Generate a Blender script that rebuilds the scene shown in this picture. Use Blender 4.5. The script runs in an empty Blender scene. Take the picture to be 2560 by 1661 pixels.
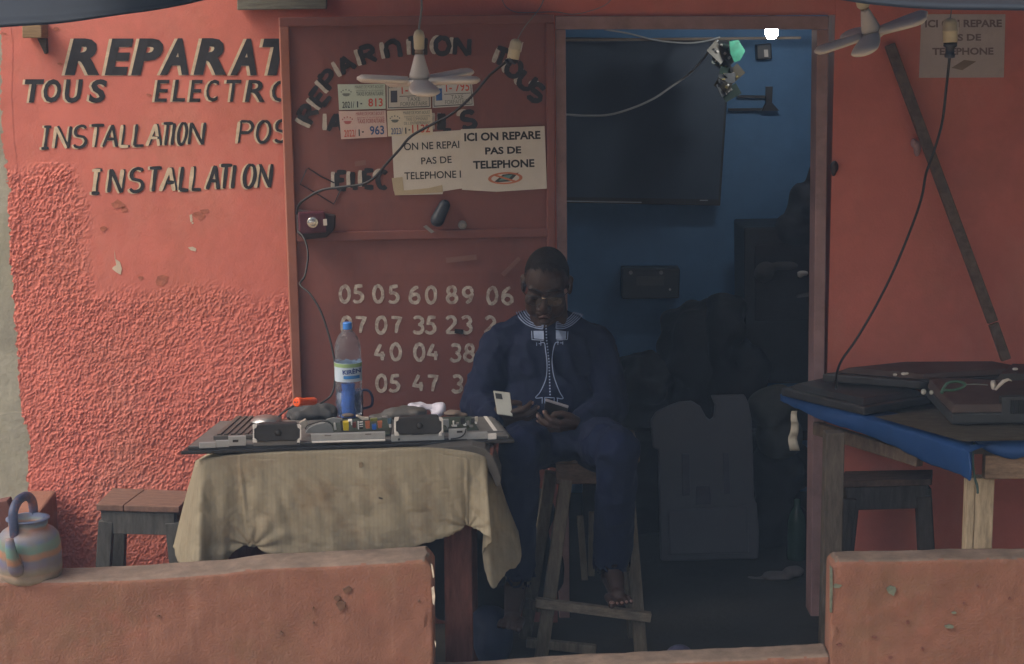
import bpy, bmesh, math, random
import numpy as np
from mathutils import Vector, Matrix

# ---------------------------------------------------------------- camera, sky, sun, exposure
C = bpy.context.scene
F = 4615.0                       # focal length in photo pixels (2560 wide)
CAM = Vector((0.0, -6.3, 2.08))
R = (Matrix.Rotation(math.radians(90 - 9.5), 3, 'X') @ Matrix.Rotation(-0.006, 3, 'Z'))
cd = bpy.data.cameras.new('camera'); cam = bpy.data.objects.new('camera', cd)
C.collection.objects.link(cam); C.camera = cam
cam.matrix_world = Matrix.Translation(CAM) @ R.to_4x4()
cd.sensor_width = 36.0; cd.lens = F / 2560 * 36.0
cd.clip_start = 0.05; cd.clip_end = 500

SUN_EL, SUN_AZ = 50.0, -68.0     # hazy sun, high on the left
w = bpy.data.worlds.new('World'); C.world = w; w.use_nodes = True
nt = w.node_tree; nt.nodes.clear()
sky = nt.nodes.new('ShaderNodeTexSky'); sky.sky_type = 'NISHITA'; sky.sun_disc = False
sky.sun_elevation = math.radians(SUN_EL); sky.sun_rotation = math.radians(180 - SUN_AZ)
sky.dust_density = 9.0; sky.air_density = 0.9; sky.ozone_density = 0.0
bg = nt.nodes.new('ShaderNodeBackground'); bg.inputs[1].default_value = 0.15
wo = nt.nodes.new('ShaderNodeOutputWorld')
nt.links.new(sky.outputs[0], bg.inputs[0]); nt.links.new(bg.outputs[0], wo.inputs[0])
sd = bpy.data.lights.new('sun', 'SUN'); sd.energy = 0.5; sd.angle = math.radians(28); sd.color = (1, .95, .86)
so = bpy.data.objects.new('sun', sd); C.collection.objects.link(so)
az = math.radians(SUN_AZ); el = math.radians(SUN_EL)
tosun = Vector((math.sin(az) * math.cos(el), -math.cos(az) * math.cos(el), math.sin(el)))
so.rotation_euler = tosun.to_track_quat('Z', 'Y').to_euler(); so.location = (-4, -6, 9)
C.view_settings.view_transform = 'Standard'; C.view_settings.look = 'None'
C.view_settings.exposure = 0.58; C.view_settings.gamma = 1

# ---------------------------------------------------------------- pixel -> point helpers
def ray(px, py):
    return R @ Vector(((px - 1280) / F, -(py - 830.5) / F, -1.0))
def at(px, py, Y):
    d = ray(px, py); return CAM + d * ((Y - CAM.y) / d.y)
def atz(px, py, Z):
    d = ray(px, py); return CAM + d * ((Z - CAM.z) / d.z)
class Plane:
    def __init__(s, p, n): s.p = Vector(p); s.n = Vector(n).normalized()
    def at(s, px, py, off=0.0):
        d = ray(px, py); t = (s.p - CAM).dot(s.n) / d.dot(s.n)
        return CAM + d * t + s.n * off
WALL = Plane((0, 0, 0), (0, -1, 0))
def vplane(Y): return Plane((0, Y, 0), (0, -1, 0))

# ---------------------------------------------------------------- materials
MATS = {}
def mat(name, col, rough=.75, var=.18, scale=9.0, bump=.15, bscale=90.0, metal=0.0, dirt=None, dscale=3.0, damt=.5, spec=.4, stretch=None):
    """painted / woven / cast surface: two noise octaves on colour, optional dirt blotches, fine bump"""
    if name in MATS: return MATS[name]
    m = bpy.data.materials.new(name); m.use_nodes = True; MATS[name] = m
    n = m.node_tree.nodes; l = m.node_tree.links
    b = n['Principled BSDF']
    b.inputs['Roughness'].default_value = rough; b.inputs['Metallic'].default_value = metal
    b.inputs['Specular IOR Level'].default_value = spec
    tc = n.new('ShaderNodeTexCoord'); mp = n.new('ShaderNodeMapping')
    l.new(tc.outputs['Object'], mp.inputs[0])
    if stretch: mp.inputs['Scale'].default_value = stretch
    nz = n.new('ShaderNodeTexNoise'); nz.inputs['Scale'].default_value = scale; nz.inputs['Detail'].default_value = 8
    nz.inputs['Roughness'].default_value = .65
    l.new(mp.outputs[0], nz.inputs['Vector'])
    rp = n.new('ShaderNodeValToRGB'); e = rp.color_ramp.elements
    e[0].position = .3; e[1].position = .7
    e[0].color = (*[c * (1 - var) for c in col], 1); e[1].color = (*[min(1, c * (1 + var)) for c in col], 1)
    l.new(nz.outputs['Fac'], rp.inputs[0]); out = rp.outputs[0]
    if dirt is not None:
        n2 = n.new('ShaderNodeTexNoise'); n2.inputs['Scale'].default_value = dscale; n2.inputs['Detail'].default_value = 10
        n2.inputs['Roughness'].default_value = .7
        l.new(mp.outputs[0], n2.inputs['Vector'])
        r2 = n.new('ShaderNodeValToRGB'); r2.color_ramp.elements[0].position = .48; r2.color_ramp.elements[1].position = .72
        r2.color_ramp.elements[1].color = (damt, damt, damt, 1)
        l.new(n2.outputs['Fac'], r2.inputs[0])
        mx = n.new('ShaderNodeMixRGB'); mx.inputs['Color2'].default_value = (*dirt, 1)
        l.new(r2.outputs[0], mx.inputs['Fac']); l.new(out, mx.inputs['Color1']); out = mx.outputs[0]
    l.new(out, b.inputs['Base Color'])
    if bump:
        n3 = n.new('ShaderNodeTexNoise'); n3.inputs['Scale'].default_value = bscale; n3.inputs['Detail'].default_value = 5
        l.new(mp.outputs[0], n3.inputs['Vector'])
        bp = n.new('ShaderNodeBump'); bp.inputs['Strength'].default_value = bump; bp.inputs['Distance'].default_value = .004
        l.new(n3.outputs['Fac'], bp.inputs['Height']); l.new(bp.outputs[0], b.inputs['Normal'])
    return m
def wood(name, col, rough=.8, axis=(1, 1, 9)):
    return mat(name, col, rough, .35, 14, .4, 60, dirt=tuple(c * .35 for c in col), dscale=5, damt=.7, spec=.2, stretch=axis)

# ---------------------------------------------------------------- mesh builder
class MB:
    def __init__(s): s.v = []; s.f = []
    def add(s, vs, fs):
        o = len(s.v); s.v += [tuple(p) for p in vs]; s.f += [tuple(i + o for i in f) for f in fs]; return s
    def box(s, c, size, rot=None):
        c = Vector(c); h = Vector(size) / 2; M = rot if rot is not None else Matrix.Identity(3)
        vs = [c + M @ Vector((x * h.x, y * h.y, z * h.z)) for x in (-1, 1) for y in (-1, 1) for z in (-1, 1)]
        return s.add(vs, [(0, 1, 3, 2), (4, 6, 7, 5), (0, 4, 5, 1), (2, 3, 7, 6), (0, 2, 6, 4), (1, 5, 7, 3)])
    def hexa(s, low, high):
        """any prism between two equal point loops"""
        n = len(low); vs = list(low) + list(high)
        return s.add(vs, [tuple(range(n))[::-1], tuple(range(n, 2 * n))] + [(i, (i + 1) % n, (i + 1) % n + n, i + n) for i in range(n)])
    def bar(s, a, b, w, d, up=(0, -1, 0)):
        """square-section bar from a to b, w wide, d deep along up"""
        a = Vector(a); b = Vector(b); t = (b - a).normalized(); u = Vector(up); u = (u - t * u.dot(t)).normalized(); r = t.cross(u)
        q = [r * w / 2 + u * d / 2, -r * w / 2 + u * d / 2, -r * w / 2 - u * d / 2, r * w / 2 - u * d / 2]
        return s.hexa([a + k for k in q], [b + k for k in q])
    def slab(s, poly, plane, o0, o1):
        return s.hexa([plane.at(x, y, o0) for x, y in poly], [plane.at(x, y, o1) for x, y in poly])
    def sheet(s, poly, plane, off):
        return s.add([plane.at(x, y, off) for x, y in poly], [tuple(range(len(poly)))])
    def tube(s, pts, r, seg=8, cap=True):
        pts = [Vector(p) for p in pts]; n = len(pts); rr = r if hasattr(r, '__len__') else [r] * n
        up = Vector((0, 0, 1)); vs = []; fs = []; prev = None
        for i, p in enumerate(pts):
            t = (pts[min(i + 1, n - 1)] - pts[max(i - 1, 0)]).normalized()
            if prev is None:
                u = t.orthogonal().normalized()
            else:
                u = (prev - t * prev.dot(t)).normalized()
            prev = u; v = t.cross(u)
            for k in range(seg):
                a = 2 * math.pi * k / seg; vs.append(p + (u * math.cos(a) + v * math.sin(a)) * rr[i])
        for i in range(n - 1):
            for k in range(seg):
                k2 = (k + 1) % seg; fs.append((i * seg + k, i * seg + k2, (i + 1) * seg + k2, (i + 1) * seg + k))
        if cap: fs += [tuple(range(seg))[::-1], tuple(range((n - 1) * seg, n * seg))]
        return s.add(vs, fs)
    def lathe(s, prof, org, axis=(0, 0, 1), seg=24):
        """prof: list of (radius, height along axis)"""
        ax = Vector(axis).normalized(); u = ax.orthogonal().normalized(); v = ax.cross(u); org = Vector(org)
        vs = []; fs = []
        for r, h in prof:
            for k in range(seg):
                a = 2 * math.pi * k / seg; vs.append(org + ax * h + (u * math.cos(a) + v * math.sin(a)) * r)
        for i in range(len(prof) - 1):
            for k in range(seg):
                k2 = (k + 1) % seg; fs.append((i * seg + k, i * seg + k2, (i + 1) * seg + k2, (i + 1) * seg + k))
        if prof[0][0] > 1e-4: fs.append(tuple(range(seg))[::-1])
        if prof[-1][0] > 1e-4: fs.append(tuple(range((len(prof) - 1) * seg, len(prof) * seg)))
        return s.add(vs, fs)
    def ell(s, c, r, rot=None, seg=16, rings=10):
        c = Vector(c); M = rot if rot is not None else Matrix.Identity(3)
        r = Vector(r) if hasattr(r, '__len__') else Vector((r, r, r)); vs = []; fs = []
        for i in range(rings + 1):
            th = math.pi * i / rings
            for k in range(seg):
                a = 2 * math.pi * k / seg
                vs.append(c + M @ Vector((r.x * math.sin(th) * math.cos(a), r.y * math.sin(th) * math.sin(a), r.z * math.cos(th))))
        for i in range(rings):
            for k in range(seg):
                k2 = (k + 1) % seg; fs.append((i * seg + k, (i + 1) * seg + k, (i + 1) * seg + k2, i * seg + k2))
        return s.add(vs, fs)
    def cap(s, a, b, ra, rb, seg=12):
        """tapered capsule"""
        a = Vector(a); b = Vector(b); ax = (b - a); L = ax.length
        if L < 1e-5: return s.ell(a, ra)
        prof = [(max(1e-4, ra * math.sin(t)), -ra * math.cos(t)) for t in np.linspace(0.05, math.pi / 2, 5)]
        prof += [(max(1e-4, rb * math.cos(t)), L + rb * math.sin(t)) for t in np.linspace(0, math.pi / 2 - .05, 5)]
        return s.lathe(prof, a, ax, seg)
    def grid(s, P):
        """P: rows of points"""
        nr = len(P); nc = len(P[0])
        return s.add([p for row in P for p in row], [(i * nc + j, i * nc + j + 1, (i + 1) * nc + j + 1, (i + 1) * nc + j) for i in range(nr - 1) for j in range(nc - 1)])
    def build(s, name, m, parent=None, smooth=False, bevel=0.0, solid=0.0, subd=0):
        me = bpy.data.meshes.new(name); me.from_pydata(s.v, [], s.f); me.update()
        return link(me, name, m, parent, smooth, bevel, solid, subd)

def link(me, name, m, parent=None, smooth=False, bevel=0.0, solid=0.0, subd=0):
    n = len(me.vertices); co = np.empty(n * 3); me.vertices.foreach_get('co', co); co = co.reshape(-1, 3)
    ctr = (co.min(0) + co.max(0)) / 2
    if parent is None: ctr[2] = co[:, 2].min()
    co -= ctr; me.vertices.foreach_set('co', co.ravel()); me.update()
    bm = bmesh.new(); bm.from_mesh(me)
    if len(bm.faces) < 60000: bmesh.ops.recalc_face_normals(bm, faces=bm.faces)
    if smooth:
        for f in bm.faces: f.smooth = True
    bm.to_mesh(me); bm.free()
    if m is not None: me.materials.append(m)
    o = bpy.data.objects.new(name, me); C.collection.objects.link(o)
    base = Vector((0, 0, 0)); q = parent
    while q is not None: base += q.location; q = q.parent
    o.location = Vector(ctr) - base
    if parent is not None: o.parent = parent
    if bevel:
        b = o.modifiers.new('bevel', 'BEVEL'); b.width = bevel; b.segments = 2; b.limit_method = 'ANGLE'
    if solid:
        b = o.modifiers.new('solid', 'SOLIDIFY'); b.thickness = solid; b.offset = 0
    if subd:
        b = o.modifiers.new('sub', 'SUBSURF'); b.levels = subd; b.render_levels = subd
    return o
def tag(o, label=None, cat=None, group=None, kind=None):
    if label: o['label'] = label
    if cat: o['category'] = cat
    if group: o['group'] = group
    if kind: o['kind'] = kind
    return o
def empty(name, loc, label, cat, group=None):
    o = bpy.data.objects.new(name, None); C.collection.objects.link(o); o.location = Vector(loc); o.empty_display_size = .1
    return tag(o, label, cat, group)
def remesh(mb, voxel, it=3, disp=None):
    """fuse overlapping closed shapes into one continuous skin"""
    me = bpy.data.meshes.new('t'); me.from_pydata(mb.v, [], mb.f); me.update()
    bm = bmesh.new(); bm.from_mesh(me); bmesh.ops.recalc_face_normals(bm, faces=bm.faces); bm.to_mesh(me); bm.free()
    o = bpy.data.objects.new('t', me); C.collection.objects.link(o)
    r = o.modifiers.new('r', 'REMESH'); r.mode = 'VOXEL'; r.voxel_size = voxel
    if it:
        s = o.modifiers.new('s', 'SMOOTH'); s.factor = .5; s.iterations = it
    dg = bpy.context.evaluated_depsgraph_get(); dg.update()
    out = bpy.data.meshes.new_from_object(o.evaluated_get(dg)); bpy.data.objects.remove(o); bpy.data.meshes.remove(me)
    if disp is not None:
        n = len(out.vertices); co = np.empty(n * 3); out.vertices.foreach_get('co', co); no = np.empty(n * 3); out.vertices.foreach_get('normal', no)
        co = co.reshape(-1, 3); no = no.reshape(-1, 3); co += no * disp(co)[:, None]; out.vertices.foreach_set('co', co.ravel()); out.update()
    return out

# smooth value noise for modelled relief
_rng = np.random.RandomState(7); _T = _rng.rand(64, 64, 64)
def vnoise(p, sc, seed=0):
    q = p * sc + seed * 17.31; i = np.floor(q).astype(int); f = q - i; f = f * f * (3 - 2 * f)
    def g(a, b, c): return _T[(i[:, 0] + a) % 64, (i[:, 1] + b) % 64, (i[:, 2] + c) % 64]
    x, y, z = f[:, 0], f[:, 1], f[:, 2]
    c0 = (g(0,0,0)*(1-x)+g(1,0,0)*x)*(1-y)+(g(0,1,0)*(1-x)+g(1,1,0)*x)*y
    c1 = (g(0,0,1)*(1-x)+g(1,0,1)*x)*(1-y)+(g(0,1,1)*(1-x)+g(1,1,1)*x)*y
    return c0*(1-z)+c1*z
def spline(pts, n=8):
    P = [Vector(p) for p in pts]; out = []
    for i in range(len(P) - 1):
        a = P[max(i-1,0)]; b = P[i]; c = P[i+1]; d = P[min(i+2,len(P)-1)]
        for k in range(n):
            t = k / n
            out.append(.5*((2*b)+(c-a)*t+(2*a-5*b+4*c-d)*t*t+(3*b-a-3*c+d)*t**3))
    out.append(P[-1]); return out

# ---------------------------------------------------------------- lettering
def arc(cx, cy, rx, ry, a0, a1, n=10):
    return [(cx + rx*math.cos(math.radians(a0+(a1-a0)*i/n)), cy + ry*math.sin(math.radians(a0+(a1-a0)*i/n))) for i in range(n+1)]
GL = {  # hand-lettered strokes in a unit box
 'R': [[(0,0),(0,1)], [(0,1),(.5,1)]+arc(.5,.76,.42,.24,90,-90)+[(0,.52)], [(.42,.5),(.95,0)]],
 'E': [[(0,0),(0,1)], [(0,1),(.95,1)], [(0,.53),(.75,.53)], [(0,0),(.95,0)]],
 'P': [[(0,0),(0,1)], [(0,1),(.5,1)]+arc(.5,.74,.45,.26,90,-90)+[(0,.48)]],
 'A': [[(0,0),(.5,1)], [(.5,1),(1,0)], [(.2,.36),(.8,.36)]],
 'T': [[(0,1),(1,1)], [(.5,1),(.5,0)]],
 'O': [arc(.5,.5,.5,.5,90,450,20)],
 'U': [[(0,1),(0,.35)]+arc(.48,.33,.48,.33,180,360)+[(.96,1)]],
 'S': [arc(.5,.74,.45,.26,35,225,10)+arc(.5,.26,.48,.26,60,-150,10)],
 'L': [[(0,1),(0,0)], [(0,0),(.9,0)]],
 'C': [arc(.52,.5,.5,.5,50,310,16)],
 'I': [[(.5,1),(.5,0)]], 'J': [[(.5,1),(.5,0)],[(.0,1),(1,1)],[(0,0),(1,0)]],
 'N': [[(0,0),(0,1)], [(0,1),(1,0)], [(1,0),(1,1)]],
 'n': [[(0,0),(0,.7)]+arc(.48,.62,.48,.38,180,0)+[(.96,0)]],
 '0': [arc(.5,.5,.42,.5,100,470,20)],
 '2': [arc(.45,.72,.42,.28,160,-20,9)+[(.55,.35),(.05,.02)], [(.05,.02),(.95,.02)]],
 '3': [arc(.4,.75,.42,.25,150,-80,9), arc(.42,.25,.46,.27,85,-150,9)],
 '4': [[(.55,1),(.05,.35),(.95,.3)], [(.72,.55),(.72,0)]],
 '5': [[(.9,1),(.3,.97),(.2,.58)]+arc(.42,.3,.48,.3,110,-140,10)],
 '6': [[(.75,1)]+arc(.62,.35,.58,.6,100,190,6)+arc(.47,.27,.42,.27,190,530,14)],
 '7': [[(.02,.95),(.92,.95),(.6,.5),(.52,0)]],
 '8': [arc(.5,.75,.33,.25,90,450,14), arc(.5,.25,.42,.26,90,450,14)],
 '9': [arc(.45,.7,.4,.3,0,360,14)+[(.84,.55),(.62,.2),(.3,0)]],
}
_lay = [0]
def ribbon(mb, pts, wd, plane, off, rnd, taper=.1):
    """brush stroke through pixel points"""
    P = [Vector((x, y)) for x, y in pts]; out = []
    for i in range(len(P)-1):
        L = (P[i+1]-P[i]).length; k = max(1, int(L/5))
        for j in range(k): out.append(P[i].lerp(P[i+1], j/k))
    out.append(P[-1]); n = len(out); A = []; B = []
    ph = rnd.random()*9
    for i, p in enumerate(out):
        t0 = (out[i]-out[max(i-1,0)]); t1 = (out[min(i+1,n-1)]-out[i])
        t = (t0.normalized() if t0.length else Vector((0,0))) + (t1.normalized() if t1.length else Vector((0,0)))
        t = t.normalized() if t.length > 1e-3 else t1.normalized()
        nn = Vector((-t.y, t.x)); wv = wd*(1+taper*math.sin(ph+i*.7)+taper*.7*(rnd.random()-.5))/2
        if wd < 14 and i in (0, n-1): wv *= .75
        A.append(p+nn*wv); B.append(p-nn*wv)
    off += (_lay[0] % 9)*.00012; _lay[0] += 1
    vs = [plane.at(a.x, a.y, off) for a in A] + [plane.at(b.x, b.y, off) for b in B]
    mb.add(vs, [(i, i+1, n+i+1, n+i) for i in range(n-1)])
def glyph(mb, ch, x, y, w_, h_, sw, plane, off, rnd, shear=0.0, rot=0.0, jit=.02):
    """letter with its lower-left at pixel (x, y)"""
    ca, sa = math.cos(math.radians(rot)), math.sin(math.radians(rot))
    for st in GL[ch]:
        q = []
        for u, v in st:
            u += (rnd.random()-.5)*jit; v += (rnd.random()-.5)*jit
            X = u*w_ + shear*v*h_; Yv = v*h_
            q.append((x + X*ca - Yv*sa, y - (X*sa + Yv*ca)))
        ribbon(mb, q, sw, plane, off, rnd)
_tc = {}
def font_mesh(s, bold=0.0, italic=0.0):
    k = (s, bold, italic)
    if k in _tc: return _tc[k]
    cu = bpy.data.curves.new('t', 'FONT'); cu.body = s; cu.offset = bold; cu.shear = italic; cu.resolution_u = 3
    o = bpy.data.objects.new('t', cu); C.collection.objects.link(o)
    dg = bpy.context.evaluated_depsgraph_get(); dg.update()
    me = o.evaluated_get(dg).to_mesh()
    vs = [(v.co.x, v.co.y) for v in me.vertices]; fs = [tuple(p.vertices) for p in me.polygons]
    bpy.data.objects.remove(o); bpy.data.curves.remove(cu)
    _tc[k] = (vs, fs); return vs, fs
def print_text(mb, s, x0, y0, x1, y1, h, plane, off, bold=.02, italic=0.0):
    """printed line whose baseline runs from (x0,y0) to (x1,y1) px, capitals h px high"""
    vs, fs = font_mesh(s, bold, italic); xs = [v[0] for v in vs]; ys = [v[1] for v in vs]
    a = min(xs); b = max(xs); y_lo = min(ys) if s.isupper() or s.isdigit() else 0; top = max(ys); y_lo = max(min(ys), -.03)
    d = Vector((x1-x0, y1-y0)); L = d.length; d /= L; nrm = Vector((d.y, -d.x))
    out = []
    for X, Y in vs:
        p = Vector((x0, y0)) + d*((X-a)/(b-a)*L) + nrm*((Y-y_lo)/(top-y_lo)*h)
        out.append(plane.at(p.x, p.y, off))
    mb.add(out, fs)
# ================================================================ THE SETTING
m_red = mat('red_wall_paint', (.58, .172, .132), .8, .10, 5, .25, 140, dirt=(.40, .14, .09), dscale=3.4, damt=.6)
m_grey = mat('grey_render', (.33, .325, .265), .9, .22, 7, .5, 60, dirt=(.30, .30, .20), dscale=4, damt=.6)
m_blue = mat('blue_room_paint', (.085, .20, .38), .75, .15, 4, .1, 60)
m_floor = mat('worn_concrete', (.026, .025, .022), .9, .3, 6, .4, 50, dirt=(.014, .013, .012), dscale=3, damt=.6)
m_earth = mat('sandy_street', (.27, .20, .125), .95, .25, 2, .4, 30)
m_frame = mat('brown_frame_paint', (.32, .20, .20), .6, .2, 9, .15, 80, dirt=(.12, .09, .08), dscale=6, damt=.5)
m_door = mat('oxide_door_paint', (.225, .085, .072), .62, .14, 5, .12, 50, dirt=(.12, .055, .048), dscale=2.5, damt=.5)
m_edge = mat('salmon_door_edge', (.30, .12, .085), .6, .15, 8, .1, 70)
m_black = mat('black_sign_paint', (.022, .022, .026), .55, .35, 30, .1, 120)
m_cream = mat('cream_sign_paint', (.55, .46, .33), .75, .25, 40, .1, 120)
m_conc = mat('ceiling_board', (.25, .24, .22), .9, .2, 5)

g = MB().box((0, -6, -.10), (30, 30, .1)).build('street_ground', m_earth); tag(g, kind='structure')
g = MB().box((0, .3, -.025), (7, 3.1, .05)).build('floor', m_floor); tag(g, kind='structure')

shop = empty('shop_building', (0, 0, 0), 'red painted repair shop with open doorway, lettered wall and blue interior', 'shop')

# --- front wall, left of the door: one relief grid, smooth above, roughcast below
def left_edge_x(y):
    return np.interp(y, [-80, 0, 110, 240, 345, 400, 480, 600, 700, 800, 900, 1000, 1050, 1100, 1130, 1220, 1350, 1600],
                        [-12, -10, 3, 0, 5, 12, 20, 22, 30, 36, 42, 52, 58, 72, 70, 68, 60, 60])
def grid_wall():
    a = at(-40, 800, 0); b = at(1400, 800, 0)
    xs = np.arange(a.x, -.62, .0024); xs = np.concatenate([xs, np.arange(-.62, b.x + .001, .02)])
    zs = np.arange(.11, 2.9, .0024) ; zs = zs[(zs < 2.16)]; zs = np.concatenate([zs, np.arange(2.17, 2.8, .03)])
    X, Z = np.meshgrid(xs, zs); n = X.size; P = np.stack([X.ravel(), np.zeros(n), Z.ravel()], 1)
    Rm = np.array(R).T; d = (P - np.array(CAM)) @ Rm.T
    px = d[:, 0] / -d[:, 2] * F + 1280; py = -d[:, 1] / -d[:, 2] * F + 830.5
    wob = (vnoise(P, 9) - .5) * 40 + (vnoise(P, 30, 2) - .5) * 22
    ax = np.interp(py, [390, 420, 700], [205, 212, 262])
    low = np.clip((py + wob - np.interp(px, [0, 600, 640, 690, 740], [706, 706, 722, 728, 702])) / 42, 0, 1)
    lef = np.clip((ax - px + wob * .6) / 42, 0, 1) * np.clip((py + wob - 392) / 40, 0, 1)
    m = np.maximum(low, lef)
    q = P.copy(); q[:, 0] = P[:, 0] * 1.0 - P[:, 2] * .30; q[:, 2] *= .72      # streaks dragged down by the trowel
    # spatter: thousands of small thrown blobs, dragged down and to the left
    Hs = np.zeros(X.shape); rg = np.random.RandomState(4); sp = .0024
    nx_ = int((xs < -.62).sum()); nz_ = int((zs < 1.62).sum())
    for k in range(34000):
        cx, cz = rg.rand() * nx_, rg.rand() * nz_
        la = rg.uniform(.0038, .0100) * (1.5 if rg.rand() < .12 else 1); lb_ = rg.uniform(.0030, .0052); th = math.radians(rg.normal(62, 22)); hh = rg.uniform(.0016, .0052)
        m_ = int(la / sp) + 1; i0, i1 = max(0, int(cz) - m_), min(nz_, int(cz) + m_ + 2); j0, j1 = max(0, int(cx) - m_), min(nx_, int(cx) + m_ + 2)
        if i0 >= i1 or j0 >= j1: continue
        dz, dx = np.mgrid[i0:i1, j0:j1]; dz = (dz - cz) * sp; dx = (dx - cx) * sp
        u = (dx * math.cos(th) + dz * math.sin(th)) / la; v_ = (-dx * math.sin(th) + dz * math.cos(th)) / lb_
        np.maximum(Hs[i0:i1, j0:j1], hh * np.clip(1 - u*u - v_*v_, 0, 1) ** .8, out=Hs[i0:i1, j0:j1])
    rough = Hs.ravel() * (.30 + 1.05 * vnoise(P, 5, 21) * (.6 + .8 * vnoise(P, 16, 24))) + (vnoise(P, 45, 13) - .5) * .002
    smooth = (vnoise(P, 6, 8) - .5) * .0022 + (vnoise(P, 40, 9) - .5) * .0008
    disp = smooth + m * (rough - .0004)
    disp = np.where(px < left_edge_x(py) + 30, disp + .001, disp)
    P[:, 1] = -disp
    nr, nc = X.shape; idx = np.arange(n).reshape(nr, nc)
    quads = np.stack([idx[:-1, :-1], idx[:-1, 1:], idx[1:, 1:], idx[1:, :-1]], -1).reshape(-1, 4)
    edge = left_edge_x(py) + (vnoise(P, 60, 11) - .5) * 14 + (vnoise(P, 160, 12) - .5) * 7
    keep = (px > edge)[quads].all(1)
    quads = quads[keep]
    used = np.unique(quads); remap = -np.ones(n, int); remap[used] = np.arange(len(used)); quads = remap[quads]; P = P[used]
    me = bpy.data.meshes.new('front_wall'); me.vertices.add(len(P)); me.vertices.foreach_set('co', P.ravel())
    me.loops.add(quads.size); me.loops.foreach_set('vertex_index', quads.ravel().astype(np.int32))
    me.polygons.add(len(quads)); me.polygons.foreach_set('loop_start', np.arange(0, quads.size, 4, dtype=np.int32))
    me.polygons.foreach_set('use_smooth', np.ones(len(quads), bool))
    me.update(calc_edges=True); me.validate()
    return me
OPL, OPR, OPT = at(1387, 800, 0).x, at(2071, 800, 0).x, at(1700, 40, 0).z
me = grid_wall(); bm = bmesh.new(); bm.from_mesh(me)
def bbox(bm, x0, x1, y0, y1, z0, z1):
    r = bmesh.ops.create_cube(bm, size=1)
    for v in r['verts']: v.co = Vector(((x0+x1)/2 + v.co.x*(x1-x0), (y0+y1)/2 + v.co.y*(y1-y0), (z0+z1)/2 + v.co.z*(z1-z0)))
XL = at(-40, 800, 0).x
bbox(bm, XL + .11, OPL, .014, .15, -.02, 2.8)           # core behind the render
bbox(bm, OPL, OPR, .004, .15, OPT, 2.8)                 # over the doorway
bbox(bm, XL + .11, 2.6, .012, .16, 2.805, 4.0)  # unseen upper wall, added to block sun coming over the roof
bbox(bm, OPR, 2.6, 0.0, .15, -.02, 2.8)                 # right of the doorway
bm.to_mesh(me); bm.free()
front = link(me, 'front_wall', m_red, shop)

room = MB()
RY = 1.75
room.box((0.25, RY + .05, 1.2), (3.4, .1, 2.6)); room.box((-1.0, .95, 1.2), (.1, 1.59, 2.6)); room.box((1.62, .95, 1.2), (.1, 1.59, 2.6))
room.build('interior_wall', m_blue, shop)
MB().box((.25, 1.6, 2.70), (6.0, 2.88, .1)).build('ceiling', m_conc, shop)

# --- steel door frame
fr = MB()
def pxbar(mb, q, plane, o0, o1): mb.slab(q, plane, o0, o1)
pxbar(fr, [(1387, 40), (2071, 40), (2070, 74), (1388, 74)], WALL, -.10, .012)
pxbar(fr, [(1388, 74.5), (1414, 74.5), (1424, 1560), (1398, 1560)], WALL, -.10, .012)
pxbar(fr, [(2041, 74.5), (2070, 74.5), (2052, 1560), (2025, 1560)], WALL, -.10, .012)
fr.build('door_frame', m_frame, shop, bevel=.003)

# --- door leaf, folded back against the wall and standing a little off it
la = at(697, 600, -.22); lb = at(1395, 600, -.045)
ln = Vector((-(lb.y - la.y), lb.x - la.x, 0)); ln = -ln if ln.y > 0 else ln
LEAF = Plane(la, ln)
def lx(y): return 697 + .0363 * (y - 48)
def rx(y): return 1383 + .006 * (y - 40)
def frustum(mb, x0t, x1t, y0, x0b, x1b, y1, mx, my, h):
    o = [(x0t, y0), (x1t, y0 - 8), (x1b, y1 - 10), (x0b, y1)]
    i = [(x0t + mx, y0 + my), (x1t - mx, y0 + my - 6), (x1b - mx, y1 - my - 8), (x0b + mx, y1 - my)]
    vs = [LEAF.at(*p, 0.0) for p in o] + [LEAF.at(*p, h) for p in i] + [LEAF.at(*p, -.012) for p in o]
    mb.add(vs, [(4, 5, 6, 7), (0, 1, 5, 4), (1, 2, 6, 5), (2, 3, 7, 6), (3, 0, 4, 7), (8, 11, 10, 9)] + [(k, k + 8, (k+1) % 4 + 8, (k+1) % 4) for k in range(4)])
H_P = .007
dm = MB()
frustum(dm, lx(68)+22, rx(60)-19, 66, lx(590)+22, rx(580)-19, 590, 88, 80, H_P)
frustum(dm, lx(600)+22, rx(595)-19, 598, lx(1570)+22, rx(1560)-19, 1565, 88, 88, H_P)
door = dm.build('metal_door', m_door, shop)
d2 = MB()
d2.slab([(lx(44), 44), (rx(36), 36), (rx(58), 58), (lx(67), 67)], LEAF, -.02, .018)
d2.slab([(rx(58)-20, 58.3), (rx(58), 58.3), (rx(1560), 1560), (rx(1560)-20, 1560)], LEAF, -.02, .018)
d2.slab([(lx(583)+23.3, 581), (rx(570)-20.3, 570), (rx(592)-20.3, 592), (lx(602)+23.3, 603)], LEAF, -.02, .016)
d2.build('door_rail', m_door, door, bevel=.003)
MB().slab([(lx(67), 67.3), (lx(67)+23, 67.3), (lx(1570)+23, 1570), (lx(1570), 1570)], LEAF, -.02, .018).build('door_stile', m_edge, door, bevel=.003)
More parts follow.
